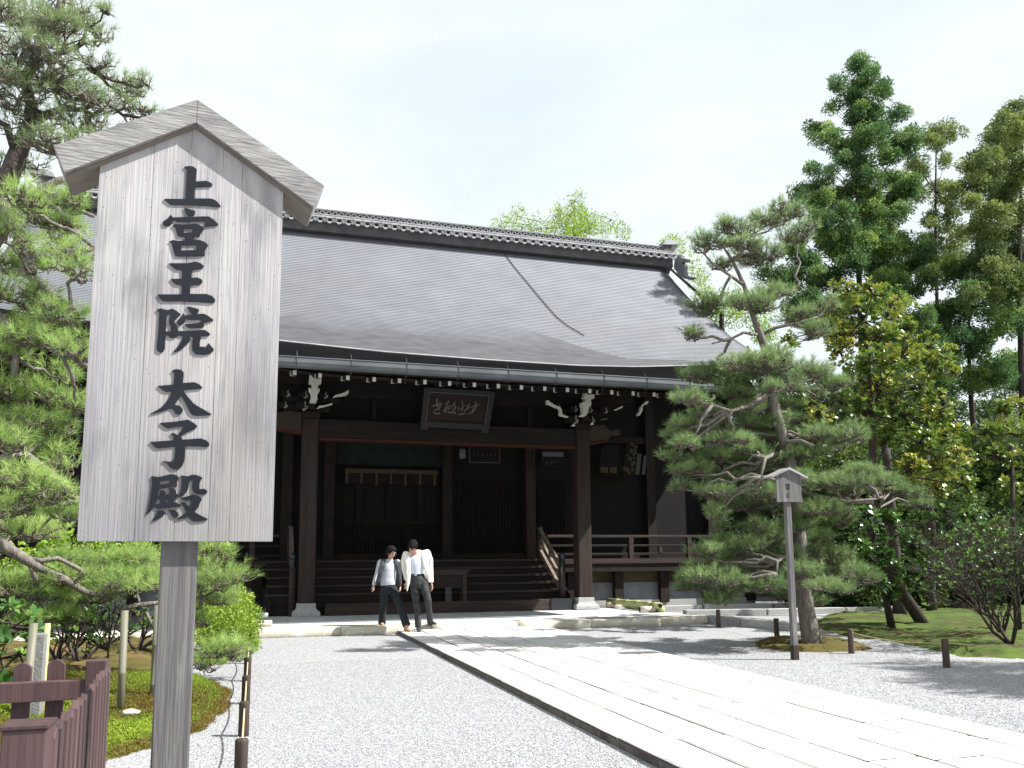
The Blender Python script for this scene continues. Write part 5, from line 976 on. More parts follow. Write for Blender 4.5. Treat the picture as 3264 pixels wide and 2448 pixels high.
f1 = [(1220, 180, 62), (1220, 150, 35), (1290, 215, 45), (1225, 290, 75), (1120, 285, 50), (1350, 290, 50), (1365, 330, 38), (1210, 370, 80), (1080, 390, 28), (1300, 420, 70), (1420, 440, 60), (1230, 470, 80), (1010, 520, 55), (1070, 560, 70), (1140, 610, 75), (1240, 560, 90), (1350, 540, 70), (1440, 600, 90), (1130, 680, 60), (1230, 700, 70), (1400, 660, 60), (1500, 600, 60), (1500, 540, 40), (990, 730, 38), (1060, 745, 30), (1260, 770, 80), (1400, 790, 90), (1000, 820, 60), (920, 850, 55), (1120, 870, 90), (1270, 870, 90), (1430, 850, 80), (990, 920, 80), (1130, 950, 90), (1290, 960, 100), (1430, 950, 80), (1020, 1010, 70), (1150, 1050, 90), (1290, 1030, 90), (1100, 1120, 80), (1240, 1120, 100), (1370, 1100, 80), (1030, 1120, 50), (1180, 1220, 90), (1320, 1200, 100), (1460, 1120, 80), (1560, 1150, 80), (1500, 1240, 90), (1400, 1290, 90), (740, 1270, 60), (850, 1330, 50), (900, 1150, 75), (960, 1230, 80), (880, 1290, 65), (1000, 1330, 80), (1100, 1300, 80), (950, 1420, 80), (880, 1480, 65), (1080, 1450, 90), (1250, 1400, 90), (1000, 1540, 80), (1150, 1560, 90)]
bx_ = z5(1260, 3100, 24)
fir((bx_[0], 24, 0), z5(1222, 130, 24), blobs5(f1, 24, 1.0, 1.08), 'fir', 'tallest pointed conifer rising above the pine at right', .17)
f2_ = [(1640, 530, 75), (1700, 560, 55), (1590, 560, 55), (1640, 600, 60), (1690, 680, 40), (1550, 740, 65), (1520, 700, 45), (1660, 820, 60), (1740, 840, 60), (1550, 870, 50), (1690, 900, 55), (1600, 1000, 60), (1720, 960, 60), (1680, 1040, 60), (1760, 1080, 60), (1600, 1090, 50), (1720, 1150, 70), (1640, 1230, 90), (1780, 1230, 80)]
bx_ = z5(1690, 3000, 26)
fir((bx_[0], 26, 0), z5(1625, 500, 26), blobs5(f2_, 26, .8, .95), 'fir_olive', 'slender sparse conifer with a bare stem between two fuller ones', .12, 85)
f3_ = [(2060, 400, 70), (2000, 470, 70), (2090, 520, 110), (1940, 560, 80), (2020, 620, 110), (1890, 660, 70), (1830, 720, 70), (1950, 740, 110), (2080, 720, 110), (1870, 820, 90), (2000, 860, 120), (1830, 900, 70), (1930, 960, 100), (2070, 950, 110), (1860, 1040, 80), (1990, 1080, 110), (1900, 1160, 90), (2060, 1180, 110), (1960, 1260, 100), (2060, 1330, 120), (1830, 1230, 70), (1890, 1330, 90)]
bx_ = z5(2080, 3000, 22)
fir((bx_[0], 22, 0), z5(2090, 380, 22), blobs5(f3_, 22, 1.2, 1.1), 'fir_olive', 'broad olive conifer cut by the right edge of the photo', .16, 90)
# lower dark conifer foliage under them
f4_ = [(a, b_, 110) for a in range(1350, 2150, 120) for b_ in range(1330, 1960, 130)]
f4_ = [(a+random.uniform(-40, 40), b_+random.uniform(-40, 40), r_*random.uniform(.7, 1.15)) for a, b_, r_ in f4_]
bx_ = z5(1880, 3000, 23)
fir((bx_[0], 23, 0), z5(1800, 1300, 23), blobs5(f4_, 23, 1.6, 1.1), 'fir', 'low dark conifer mass with black trunk behind the glossy tree', .16, 65)
# ---- glossy broadleaf tree
rt_ = [rosette(9, .15, .050) for _ in range(8)]
g1 = [(1180, 60, 100), (1100, 20, 60), (1300, 60, 90), (1250, 130, 130), (1100, 150, 80), (1400, 150, 110), (1180, 260, 130), (1340, 280, 140), (1480, 250, 80), (1120, 360, 100), (1560, 330, 100), (1450, 400, 140), (1280, 420, 130), (1620, 430, 130), (1730, 470, 60), (1180, 500, 110), (1350, 560, 140), (1550, 560, 140), (1130, 640, 110), (1000, 700, 90), (960, 640, 60), (1260, 700, 130), (1440, 700, 140), (1630, 680, 120), (1380, 830, 110), (1540, 850, 150), (1700, 820, 110), (1500, 980, 120), (1660, 980, 130), (1780, 920, 80), (1780, 1070, 90), (1640, 1100, 100), (850, 300, 50), (870, 330, 40)]
def blobs4(lst, y, dy=.7, k=1.0, sq=.9):
    o = []
    for a, b_, r_ in lst: yy_ = y+random.uniform(-dy, dy); m_ = r_*.6028/2690*(yy_*1.12)*k; o.append((z4(a, b_, yy_), m_, m_*sq))
    return o
bs = PZ(2800, 1965, .1)
cloud_tree('broadleaf_tree', [((bs[0], 14.6, 0), .13)]+[(z4(a, b_, 14.6), r_) for a, b_, r_ in [(1290, 1400, .10), (1300, 1000, .08), (1290, 600, .06), (1250, 200, .03)]], blobs4(g1, 14.4, .8, .92), 'glossy', rt_, 300, 'glossy yellow green broadleaf tree in full sun right of the pine', 'tree', scale=1.0, shell=.35, updir=.9)
g2 = [(1980, 680, 90), (2080, 640, 80), (1900, 800, 80), (2040, 800, 120), (1960, 930, 110), (2080, 950, 90), (2020, 1080, 90), (2100, 1120, 80)]
bs2 = z4(2000, 1800, 12.5)
cloud_tree('broadleaf_tree', [((bs2[0]+.6, 12.8, 0), .07), (z4(2040, 1300, 12.7), .05), (z4(2030, 800, 12.6), .03)], blobs4(g2, 12.5, .6, .95), 'glossy', rt_, 300, 'smaller glossy broadleaf tree at the right edge above the bare shrub', 'tree', scale=1.0, shell=.35, updir=.9)
g3 = [(1250, 1250, 90), (1380, 1280, 110), (1540, 1260, 120), (1500, 1400, 120), (1350, 1450, 100), (1240, 1400, 80), (1620, 1420, 90), (1480, 1540, 110), (1300, 1580, 80), (1400, 1650, 90), (1560, 1620, 70), (1700, 1300, 90), (1800, 1220, 90)]
bs3 = PZ(2790, 1985, .1)
cloud_tree('broadleaf_shrub', [((bs3[0], 14.0, 0), .08), (z4(1330, 1500, 14), .05), (z4(1400, 1300, 14), .03)], blobs4(g3, 13.9, .6, .95), 'glossy_dark', rt_, 270, 'dark glossy leaved shrub low behind the pine trunk', 'shrub', scale=.95, shell=.3, updir=.9)
# understory beyond
lb_ = [leaf_ball(110, .34, .13, .06, .8) for _ in range(5)]
def mass(name, x0, x1, y0, y1, z0, z1, n, leaf, label, cat, r_=(.5, 1.0), per=5, kind=None, tones=(.1, .9), hx=None):
    b_ = []
    for _ in range(n): x = random.uniform(x0, x1); rr = random.uniform(*r_); b_.append(((x, random.uniform(y0, y1), random.uniform(z0, z1)*(1 if hx is None else hx(x))), rr, rr*.8))
    return cloud_tree(name, [((x0+(x1-x0)*.5, (y0+y1)/2, 0), .12), ((x0+(x1-x0)*.5, (y0+y1)/2, z1*.7), .05)], b_, leaf, lb_, per, label, cat, scale=1.1, kind=kind, tones=tones)
mass('undergrowth', 14.6, 27, 18.3, 21.5, .3, 4.6, 120, 'mixed_dark', 'dark undergrowth filling the gap below the conifers', 'undergrowth', (.5, .95), per=34, kind='stuff')
mass('undergrowth', 15.5, 40, 26, 33, .5, 8.0, 170, 'mixed_dark', 'deep green wood closing the view behind the trunks', 'woodland', (.9, 1.8), 15, kind='stuff')
mass('undergrowth', 17, 34, 23, 26, .5, 5.5, 60, 'lime', 'bright yellow green leaves glimpsed far behind the trunks', 'undergrowth', (.5, 1.0), 14, kind='stuff', tones=(0, .6))
for x, y, h, r_, lab in [(14.9, 17.1, 4.2, .13, 'dark straight trunk standing in the moss right of the pine'), (16.3, 17.6, 4.2, .10, 'thin dark trunk beyond the moss bank'), (19.0, 19.5, 4.6, .15, 'thick dark trunk beneath the olive conifer')]:
    e = empty('bare_tree', (x, y, 0), lab, 'tree'); MB().tube(wob((0, 0, -.1), (random.uniform(-.3, .3), 0, h), 8, .012), [r_*1.5]+[r_]*4+[r_*.8]*4, 9).build('trunk', 'bark_dark', e, True)
# bare twiggy shrub at the right
def twiggy(base, stems, h, spread, label, name='bare_shrub', m='bark_twig', r0=.035, depth=4, lean=(0, 0), cat='shrub', leaves=None):
    e = empty(name, base, label, cat); mb = MB(); tw0, tw1 = [], []; tips = []
    def grow(p, d, L_, r_, k):
        q = p+d*L_; pts = [p, p.lerp(q, .5)+Vector((random.uniform(-1, 1), random.uniform(-1, 1), random.uniform(-1, 1)))*L_*.08, q]
        if r_ > .006: mb.tube(pts, [r_, r_*.85, r_*.7], 6, False)
        else: tw0.extend([tuple(pts[0]), tuple(pts[1])]); tw1.extend([tuple(pts[1]), tuple(q)])
        if k == 0: tips.append(tuple(q)); return
        for _ in range(random.choice((2, 3, 3))):
            nd = (d+Vector((random.uniform(-1, 1), random.uniform(-1, 1), random.uniform(-.5, .8)))*.62).normalized(); grow(q, nd, L_*random.uniform(.6, .85), r_*.62, k-1)
        if k > 1: grow(pts[1], (d+Vector((random.uniform(-1, 1), random.uniform(-1, 1), random.uniform(-.4, .6)))*.9).normalized(), L_*.6, r_*.5, k-2)
    for i in range(stems):
        a = 2*math.pi*i/stems+random.uniform(-.4, .4); grow(Vector((0, 0, -.03)), Vector((math.cos(a)*spread+lean[0], math.sin(a)*spread+lean[1], 1)).normalized(), h, r0*random.uniform(.7, 1.1), depth)
    mb.build('stems', m, e, True)
    if tw0: v, f = sticks(np.array(tw0), np.array(tw1), .0045, .003); npmesh('twigs', v, f, None, m, e, kind='stuff')
    if leaves:
        T0 = np.array(tips); T0 = T0[RNG.uniform(0, 1, len(T0)) < leaves[1]]; v, f, t_ = scatter(leaves[2], T0, np.tile([0, 0, 1.], (len(T0), 1))+RNG.normal(size=(len(T0), 3))*.5, RNG.uniform(.6, 1.2, len(T0)), RNG.uniform(.2, 1, len(T0))); npmesh('leaves', v, f, t_, leaves[0], e, kind='stuff')
    return e
twiggy((11.3, 10.6, .05), 5, .62, .55, 'grey nearly leafless shrub with fine twigs on the moss at right', depth=5, lean=(-.35, 0), r0=.030, m='bark_dark', leaves=('glossy_dark', .35, [rosette(5, .06, .03) for _ in range(4)]))
twiggy((12.6, 12.0, .05), 5, .7, .5, 'second grey twiggy shrub behind the leafless one at the right edge', depth=5, lean=(-.1, 0), r0=.028, m='bark_dark', leaves=('glossy_dark', .25, [rosette(5, .07, .03) for _ in range(4)]))
# trees behind the hall
wl = [leaf_ball(90, .38, .13, .045, 1.25) for _ in range(4)]
def backtree(spec, y, base_u, leaf, label, per, sc=1.0, sq=1.0, name='broadleaf_tree', stems=None):
    bl2 = [(Q(u, v, y+random.uniform(-1, 1)), r_/2690*(y*1.05), r_/2690*(y*1.05)*sq) for u, v, r_ in spec]; b0 = Q(base_u, 1700, y); top = min(spec, key=lambda s: s[1])
    return cloud_tree(name, [((b0[0], y, 0), .25), (Q(base_u, 1000, y), .12), (Q(top[0], top[1]+90, y), .05), (Q(top[0], top[1]+20, y), .015)], bl2, leaf, wl, per, label, 'tree', scale=sc, stick_r=.010, shell=.05, tones=(.2, 1))
backtree([(1830, 640, 38), (1820, 690, 50), (1860, 690, 50), (1790, 720, 48), (1880, 730, 46), (1840, 740, 60), (1920, 745, 34), (1950, 700, 26), (1985, 740, 22), (1770, 690, 24), (1740, 730, 26), (1700, 725, 26), (1650, 690, 22), (1620, 710, 26), (1660, 730, 26), (1595, 720, 16), (1840, 790, 80), (1700, 790, 60), (1940, 800, 50)], 36, 1820, 'lime', 'feathery bright green tree top showing above the roof ridge', 16, 1.0, .9)
backtree([(2230, 880, 30), (2250, 930, 46), (2300, 960, 50), (2270, 1000, 50), (2330, 1010, 50), (2210, 850, 24), (2350, 950, 40), (2140, 770, 16), (2120, 790, 20), (2160, 790, 20), (2400, 1000, 60), (2450, 1060, 60)], 33, 2300, 'lime', 'yellow green tree peeping past the right end of the roof', 18, 1.1)
# ---- left garden shrubs
sm_ = [leaf_ball(90, .13, .045, .022, .9) for _ in range(5)]
def bush(name, base, blobs, leaf, tps, per, label, cat='shrub', sc=1, shell=.7): return cloud_tree(name, [((*base, 0), .02), ((*base, .3), .012)], blobs, leaf, tps, per, label, cat, scale=sc, shell=shell, updir=.8, stick_r=.006)
bush('azalea_bush', (-.42, 13.6), [((-.42, 13.3, .42), .42, .38), ((-.62, 13.9, .55), .5, .45), ((-.25, 14.1, .5), .38, .38), ((-.45, 12.9, .28), .3, .26), ((-.25, 13.2, .30), .28, .26)], 'azalea', sm_, 300, 'yellow green azalea bush right of the board post')
bl3 = [rosette(7, .11, .055) for _ in range(6)]
bush('camellia_shrub', (-2.35, 9.2), [(Q(40, 2000, 9.3), .34, .3), (Q(60, 2080, 9.2), .26, .25), (Q(0, 2100, 9.2), .3, .25), (Q(-20, 1980, 9.3), .35, .3), (Q(95, 2050, 9.3), .14, .2)], 'glossy_dark', bl3, 110, 'dark glossy shrub behind the picket fence at the left edge')
bush('maple_shrub', (-2.2, 13.2), [(Q(u, v, 13), r_/2690*13.3, r_/2690*13.3*.6) for u, v, r_ in [(150, 1745, 50), (230, 1735, 60), (380, 1735, 50), (450, 1750, 60), (300, 1740, 50), (100, 1800, 60), (30, 1800, 70), (180, 1780, 60), (420, 1790, 60), (30, 1860, 60), (520, 1760, 50)]], 'lime', [leaf_ball(60, .2, .08, .04, .6) for _ in range(4)], 60, 'vivid lime leaved shrub behind the lower pine branches')
bush('camellia_shrub', (-1.75, 12.0), [(Q(u, v, 12), r_/2690*12.2, r_/2690*12.2*.8) for u, v, r_ in [(200, 1990, 50), (260, 1985, 60), (330, 1990, 50), (230, 2030, 40), (300, 2040, 40), (180, 1960, 40), (380, 1960, 50), (370, 1900, 50), (250, 1900, 70), (350, 1940, 50)]], 'glossy_dark', [rosette(6, .07, .035) for _ in range(5)], 130, 'dark leaved camellia with bare forked stems beyond the fence')
for i, (u, v, lab) in enumerate([(185, 2110, 'forked dark stems of the left garden shrub above the fence rail'), (250, 2112, 'slanting dark stems of the shrub beside the bamboo stake'), (440, 2080, 'dark stems low behind the bamboo stake and board post')]):
    p = PZ(u, v, .06); twiggy((float(p[0]), float(p[1]), .05), 4, .32, .8, lab, 'garden_shrub', 'bark_dark', .035, 3, (0.2, 0), 'shrub', ('glossy_dark', .8, [rosette(6, .06, .03) for _ in range(4)]))
bush('laurel_shrub', (-.9, 14.3), [(Q(u, v, 14.6), r_/2690*14.8, r_/2690*14.8) for u, v, r_ in [(690, 1745, 26), (720, 1760, 22), (640, 1730, 36), (665, 1800, 36), (765, 1830, 14), (600, 1760, 40)]], 'azalea', [rosette(6, .10, .045) for _ in range(4)], 70, 'tall shrub with large pale leaves between post and hall')
for x, y, s, lab in [(-1.0, 8.3, .05, 'small white stone lying on the moss'), (-1.1, 13.6, .18, 'white boulder in the garden behind the board post'), (-2.3, 7.7, .05, 'pale pebble beside the tall bamboo stake')]:
    m_ = MB(); vs = []; 
    bm = bmesh.new(); bmesh.ops.create_icosphere(bm, subdivisions=2, radius=s); [setattr(v_, 'co', Vector((v_.co.x*1.6*random.uniform(.9, 1.1), v_.co.y, v_.co.z*.6*random.uniform(.85, 1.1)))) for v_ in bm.verts]; me = bpy.data.meshes.new('stone'); bm.to_mesh(me); bm.free(); me.materials.append(M['granite']); o = link('garden_stone', me, None, lab, 'stone'); o.location = (x, y, .10+s*.2)

# ================================================================== PEOPLE
def ring_loft(mb, rings, n=16):
    """rings: (centre, rx, ry, axis) ellipses joined into a closed skin"""
    vs = []; k = len(rings)
    for i, (c, rx, ry, *ax) in enumerate(rings):
        c = V(c); a = V(rings[min(i+1, k-1)][0])-V(rings[max(i-1, 0)][0]); a.normalize(); X_ = Vector((1, 0, 0)); X_ = (X_-a*X_.dot(a)).normalized(); Y_ = a.cross(X_)
        if ax: X_ = (V(ax[0])-a*V(ax[0]).dot(a)).normalized(); Y_ = a.cross(X_)
        for j in range(n): th = 2*math.pi*j/n; vs.append(c+X_*rx*math.cos(th)+Y_*ry*math.sin(th))
    fs = [(i*n+j, i*n+(j+1) % n, (i+1)*n+(j+1) % n, (i+1)*n+j) for i in range(k-1) for j in range(n)]+[tuple(range(n-1, -1, -1)), tuple((k-1)*n+j for j in range(n))]
    mb.add(vs, fs)
def ell(mb, c, r, M3=None, n=12):
    c = V(c); vs = []; fs = []
    for i in range(n+1):
        ph = math.pi*i/n
        for j in range(2*n):
            th = math.pi*j/n; p = Vector((r[0]*math.sin(ph)*math.cos(th), r[1]*math.sin(ph)*math.sin(th), r[2]*math.cos(ph))); vs.append(c+((M3 @ p) if M3 else p))
    for i in range(n):
        for j in range(2*n): fs.append((i*2*n+j, i*2*n+(j+1) % (2*n), (i+1)*2*n+(j+1) % (2*n), (i+1)*2*n+j))
    mb.add(vs, fs)
def cap(mb, pts, rad):
    mb.tube(pts, rad, 12)
    for p, r_ in zip(pts, rad): ell(mb, p, (r_, r_, r_), None, 7)
def organic(name, mb, m, parent, vox=.009, sm=3, disp=0, dsize=.03):
    me = bpy.data.meshes.new(name); me.from_pydata(mb.v, [], mb.f); me.materials.append(M[m]); o = link(name, me, parent)
    r_ = o.modifiers.new('r', 'REMESH'); r_.mode = 'VOXEL'; r_.voxel_size = vox; r_.use_smooth_shade = True
    s_ = o.modifiers.new('s', 'SMOOTH'); s_.iterations = sm; s_.factor = .5
    if disp:
        t_ = bpy.data.textures.new(name, 'CLOUDS'); t_.noise_scale = dsize; d_ = o.modifiers.new('d', 'DISPLACE'); d_.texture = t_; d_.strength = disp; d_.mid_level = .5
    return o
def hand_prims(mb, wrist, d, side, s=1.0):
    wrist, d = V(wrist), V(d).normalized(); sd = (V(side)-d*V(side).dot(d)).normalized(); up = d.cross(sd); M3 = Matrix((sd, up, d)).transposed(); c = wrist+d*.045*s
    ell(mb, c, (.036*s, .016*s, .050*s), M3, 8)
    for i, (o_, l) in enumerate(((-.027, .055), (-.009, .066), (.009, .062), (.026, .048))):
        b = wrist+d*.080*s+sd*o_*s; m1 = b+d*l*.5*s+up*.006*s; e_ = m1+d*l*.42*s+up*.022*s; cap(mb, [b, m1, e_], [.0085*s, .008*s, .0065*s])
    b = wrist+d*.03*s-sd*.03*s; cap(mb, [b, b+(d*.03-sd*.022+up*.006)*s, b+(d*.055-sd*.022+up*.022)*s], [.011*s, .0095*s, .008*s])
def head_prims(mb, c, f, u, s=1.0):
    f = V(f).normalized(); u = V(u); u = (u-f*u.dot(f)).normalized(); r_ = f.cross(u); M3 = Matrix((r_, f, u)).transposed()   # columns: right, forward, up
    c = V(c); L_ = lambda x, y, z: c+M3 @ (Vector((x, y, z))*s)
    ell(mb, L_(0, -.012, .018), (.074*s, .090*s, .090*s), M3); ell(mb, L_(0, .020, -.045), (.056*s, .062*s, .068*s), M3); ell(mb, L_(0, .052, -.092), (.026*s, .022*s, .018*s), M3, 8)
    cap(mb, [L_(0, .078, .006), L_(0, .097, -.026)], [.009*s, .014*s]); 
    for k in (-1, 1): ell(mb, L_(.076*k, -.008, -.012), (.008*s, .018*s, .030*s), M3, 7); ell(mb, L_(.030*k, .070, .022), (.024*s, .012*s, .008*s), M3, 7)
    ell(mb, L_(0, .078, -.058), (.022*s, .008*s, .007*s), M3, 7)
    return L_, M3
def face_bits(par, L_, M3, s=1.0, glasses=False):
    for k in (-1, 1):
        m_ = MB(); ell(m_, L_(.030*k, .074, .004), (.012*s, .006*s, .006*s), M3, 6); m_.build('eye', 'hair', par, True)
        m_ = MB(); ell(m_, L_(.031*k, .080, .026), (.019*s, .004*s, .004*s), M3, 6); m_.build('eyebrow', 'hair', par, True)
    m_ = MB(); ell(m_, L_(0, .086, -.057), (.020*s, .004*s, .005*s), M3, 6); m_.build('mouth', 'lips', par, True)
    if glasses:
        g_ = MB()
        for k in (-1, 1): g_.tube([L_(.031*k+.026*math.cos(a), .094, .004+.019*math.sin(a)) for a in np.linspace(0, 2*math.pi, 13)], .0022, 4)
        for k in (-1, 1): g_.tube([L_(.057*k, .092, .008), L_(.080*k, .01, .006)], .002, 4)
        g_.tube([L_(-.006, .094, .006), L_(.006, .094, .006)], .002, 4); o = g_.build('glasses', 'buckle', par)
mat('lips', (.32, .10, .09), .6)
def shoe(name, p, d, m, par, s=1.0, heel=0):
    d = V((d[0], d[1], 0)).normalized(); p = V(p); mb = MB(); ring_loft(mb, [(p-d*.075*s+Vector((0, 0, .035)), .030*s, .034*s, (-d.y, d.x, 0)), (p-d*.03*s+Vector((0, 0, .042+heel)), .036*s, .042*s, (-d.y, d.x, 0)), (p+d*.06*s+Vector((0, 0, .034)), .040*s, .034*s, (-d.y, d.x, 0)), (p+d*.13*s+Vector((0, 0, .024)), .038*s, .024*s, (-d.y, d.x, 0)), (p+d*.172*s+Vector((0, 0, .018)), .018*s, .014*s, (-d.y, d.x, 0))], 12)
    return organic(name, mb, m, par, .007, 2)

# ---- woman
WYB = 16.62; wo = PY(1238, 1985, WYB)
wom = empty('person', (float(wo[0]), WYB, KZ), 'woman in striped top and dark open vest stepping off the terrace, head turned down', 'person', 'couple leaving the hall'); O = np.array([wo[0], WYB, KZ])
def jw(u, v, dy=0, y=WYB): p = PY(1100+u/4.88, 1680+v/4.88, y+dy); return tuple(float(p[i]-O[i]) for i in range(3))
bd = MB(); hc = jw(722, 395, -.06); L_, M3 = head_prims(bd, hc, (.50, -.78, -.42), (.12, -.2, 1), .98)
cap(bd, [jw(700, 525, .02), jw(712, 455, -.01)], [.05, .048])
ring_loft(bd, [(jw(690, 960), .12, .09), (jw(680, 800), .11, .085), (jw(690, 640), .12, .09), (jw(695, 560), .13, .08), (jw(698, 520), .08, .05)])
cap(bd, [jw(545, 545), jw(500, 720, .03), jw(445, 880, -.02)], [.048, .036, .026]); cap(bd, [jw(825, 545, .03), jw(838, 720, .06), jw(850, 880, .02)], [.048, .036, .026])
hand_prims(bd, jw(442, 905, -.02), (-.02, -.15, -1), (.4, -.9, 0), .92); hand_prims(bd, jw(852, 900, .02), (.05, -.2, -1), (-.5, -.8, 0), .92)
lf, rf = jw(575, 1490, .26), jw(958, 1555, -.42)
cap(bd, [jw(620, 960), jw(600, 1200, .08), jw(578, 1450, .26)], [.085, .06, .04]); cap(bd, [jw(745, 960), jw(825, 1190, -.16), jw(958, 1550, -.42)], [.085, .06, .04])
wb_ = organic('body', bd, 'skin', wom, .0075, 2); face_bits(wom, L_, M3, .98, True)
hm = MB(); ell(hm, L_(0, -.028, .040), (.090, .098, .088), M3); ell(hm, L_(0, -.055, -.02), (.080, .06, .08), M3); ell(hm, L_(0, .055, .080), (.058, .030, .028), M3)
for k in (-1, 1): ell(hm, L_(.068*k, .0, .02), (.022, .045, .06), M3)
organic('hair', hm, 'hair', wom, .007, 1, .030, .018)
tp = MB(); ring_loft(tp, [(jw(668, 905), .150, .115), (jw(668, 850), .150, .122), (jw(675, 760), .142, .12), (jw(685, 660), .140, .118), (jw(690, 590), .146, .10), (jw(692, 535), .115, .075), (jw(700, 505, .01), .062, .055)])
cap(tp, [jw(548, 550), jw(500, 720, .03), jw(446, 885, -.02)], [.060, .048, .037]); cap(tp, [jw(820, 550, .03), jw(836, 720, .06), jw(850, 880, .02)], [.060, .048, .037])
organic('striped_top', tp, 'stripe', wom, .009, 3)
vt = MB()
for pts, w0, w1 in (([(600, 500, -.05), (585, 600, -.11), (545, 720, -.115), (510, 850, -.08), (490, 885, -.02)], .052, .042), ([(775, 510, -.05), (815, 600, -.10), (825, 720, -.10), (838, 850, -.06), (840, 930, -.02)], .045, .04)):
    q = [jw(*p) for p in pts]; ring_loft(vt, [(p, w0+(w1-w0)*i/4, .020) for i, p in enumerate(q)], 12)
ring_loft(vt, [(jw(675, 880, .06), .165, .075), (jw(680, 760, .06), .158, .08), (jw(688, 640, .06), .155, .08), (jw(692, 550, .05), .150, .06), (jw(698, 505, .04), .085, .05)])
organic('vest', vt, 'vest_black', wom, .009, 3)
sl = MB(); cap(sl, [jw(822, 560, .03), jw(838, 720, .06), jw(850, 885, .02)], [.065, .054, .043]); organic('vest_sleeve', sl, 'vest_black', wom, .009, 3)
tr_ = MB(); ring_loft(tr_, [(jw(675, 880), .135, .105), (jw(675, 930), .160, .118), (jw(678, 985), .165, .12), (jw(680, 1040), .15, .11)])
ring_loft(tr_, [(jw(615, 960), .088, .095), (jw(605, 1080, .03), .082, .088), (jw(600, 1200, .08), .070, .075), (jw(580, 1340, .17), .068, .072), (jw(575, 1500, .25), .078, .085)]); ring_loft(tr_, [(jw(745, 960), .088, .095), (jw(785, 1080, -.07), .082, .088), (jw(828, 1190, -.16), .072, .076), (jw(890, 1340, -.29), .070, .075), (jw(958, 1535, -.42), .078, .085)])
organic('trousers', tr_, 'trousers_black', wom, .010, 3, .01, .08)
shoe('shoe', (lf[0], lf[1], .0), (-.1, -1), 'shoe_tan', wom, .95); shoe('shoe', (rf[0], rf[1], PZ_-KZ), (.35, -1), 'shoe_tan', wom, .95)

# ---- man
MYB = 16.15; mo = PY(1362, 1995, MYB)
man = empty('person', (float(mo[0]), MYB, PZ_), 'man in white open jacket and dark jeans walking with his head bowed', 'person', 'couple leaving the hall'); O = np.array([mo[0], MYB, PZ_])
jm = lambda u, v, dy=0: jw(u, v, dy, MYB)
bd = MB(); L_, M3 = head_prims(bd, jm(1050, 315, -.13), (-.16, -.66, -.74), (0, -.74, .66), 1.02)
cap(bd, [jm(1105, 455, .02), jm(1075, 365, -.06)], [.058, .055])
ring_loft(bd, [(jm(1130, 800), .13, .095), (jm(1130, 680), .125, .09), (jm(1115, 540), .145, .10), (jm(1105, 460, .02), .15, .08), (jm(1100, 420, .02), .08, .06)])
cap(bd, [jm(945, 455, .03), jm(920, 620, .10), jm(950, 820, .12)], [.038, .042, .03]); cap(bd, [jm(1285, 430, .05), jm(1325, 630, .10), jm(1340, 850, .0)], [.052, .042, .03])
hand_prims(bd, jm(1343, 880, .0), (.08, -.2, -1), (.3, -.9, 0), 1.05); hand_prims(bd, jm(953, 850, .12), (0, .1, -1), (.3, -.9, 0), 1.0)
cap(bd, [jm(1085, 850), jm(1108, 1180, .0), jm(1125, 1340, -.01), jm(1140, 1500, -.02)], [.06, .045, .04, .035]); cap(bd, [jm(1200, 850), jm(1245, 980, -.09), jm(1285, 1120, -.15), jm(1305, 1300, .12), jm(1325, 1470, .42)], [.05, .042, .03, .03, .03])
organic('body', bd, 'skin', man, .0075, 2); face_bits(man, L_, M3, 1.02)
hm = MB(); ell(hm, L_(0, -.025, .045), (.092, .105, .090), M3); ell(hm, L_(0, -.07, -.02), (.078, .05, .07), M3); ell(hm, L_(0, .062, .085), (.062, .032, .032), M3)
for k in (-1, 1): ell(hm, L_(.072*k, -.005, .015), (.020, .045, .055), M3)
organic('hair', hm, 'hair', man, .007, 1, .036, .018)
sh = MB(); ring_loft(sh, [(jm(1130, 760), .135, .108), (jm(1128, 690), .135, .11), (jm(1115, 560), .150, .118), (jm(1105, 480), .150, .10), (jm(1098, 425, .0), .075, .07)]); organic('shirt', sh, 'shirt_blue', man, .009, 3)
# jacket: back and shoulders, open front with long tails, sleeves
jk = MB(); ring_loft(jk, [(jm(1130, 880, .10), .175, .045), (jm(1130, 700, .10), .175, .065), (jm(1120, 540, .09), .195, .085), (jm(1112, 450, .05), .205, .09), (jm(1105, 395, .04), .13, .07), (jm(1100, 370, .03), .07, .05)])
ring_loft(jk, [(jm(965, 405, -.0), .055, .055), (jm(965, 480, -.08), .058, .035), (jm(985, 600, -.12), .052, .024), (jm(985, 740, -.13), .048, .020), (jm(978, 880, -.12), .034, .018), (jm(962, 1000, -.10), .008, .012)], 12)
ring_loft(jk, [(jm(1235, 385, .0), .075, .06), (jm(1240, 460, -.09), .075, .035), (jm(1255, 600, -.12), .060, .026), (jm(1285, 740, -.11), .045, .022), (jm(1315, 860, -.06), .028, .02)], 12)
cap(jk, [jm(945, 425, .02), jm(915, 530, .06), jm(922, 650, .10), jm(950, 800, .11)], [.066, .058, .052, .042]); cap(jk, [jm(1275, 405, .04), jm(1318, 520, .07), jm(1325, 640, .09), jm(1338, 840, .01)], [.072, .064, .057, .045])
organic('jacket', jk, 'jacket_white', man, .009, 3, .012, .12)
tr_ = MB(); ring_loft(tr_, [(jm(1130, 735), .130, .105), (jm(1130, 800), .150, .12), (jm(1135, 880), .160, .12), (jm(1140, 950), .14, .11)])
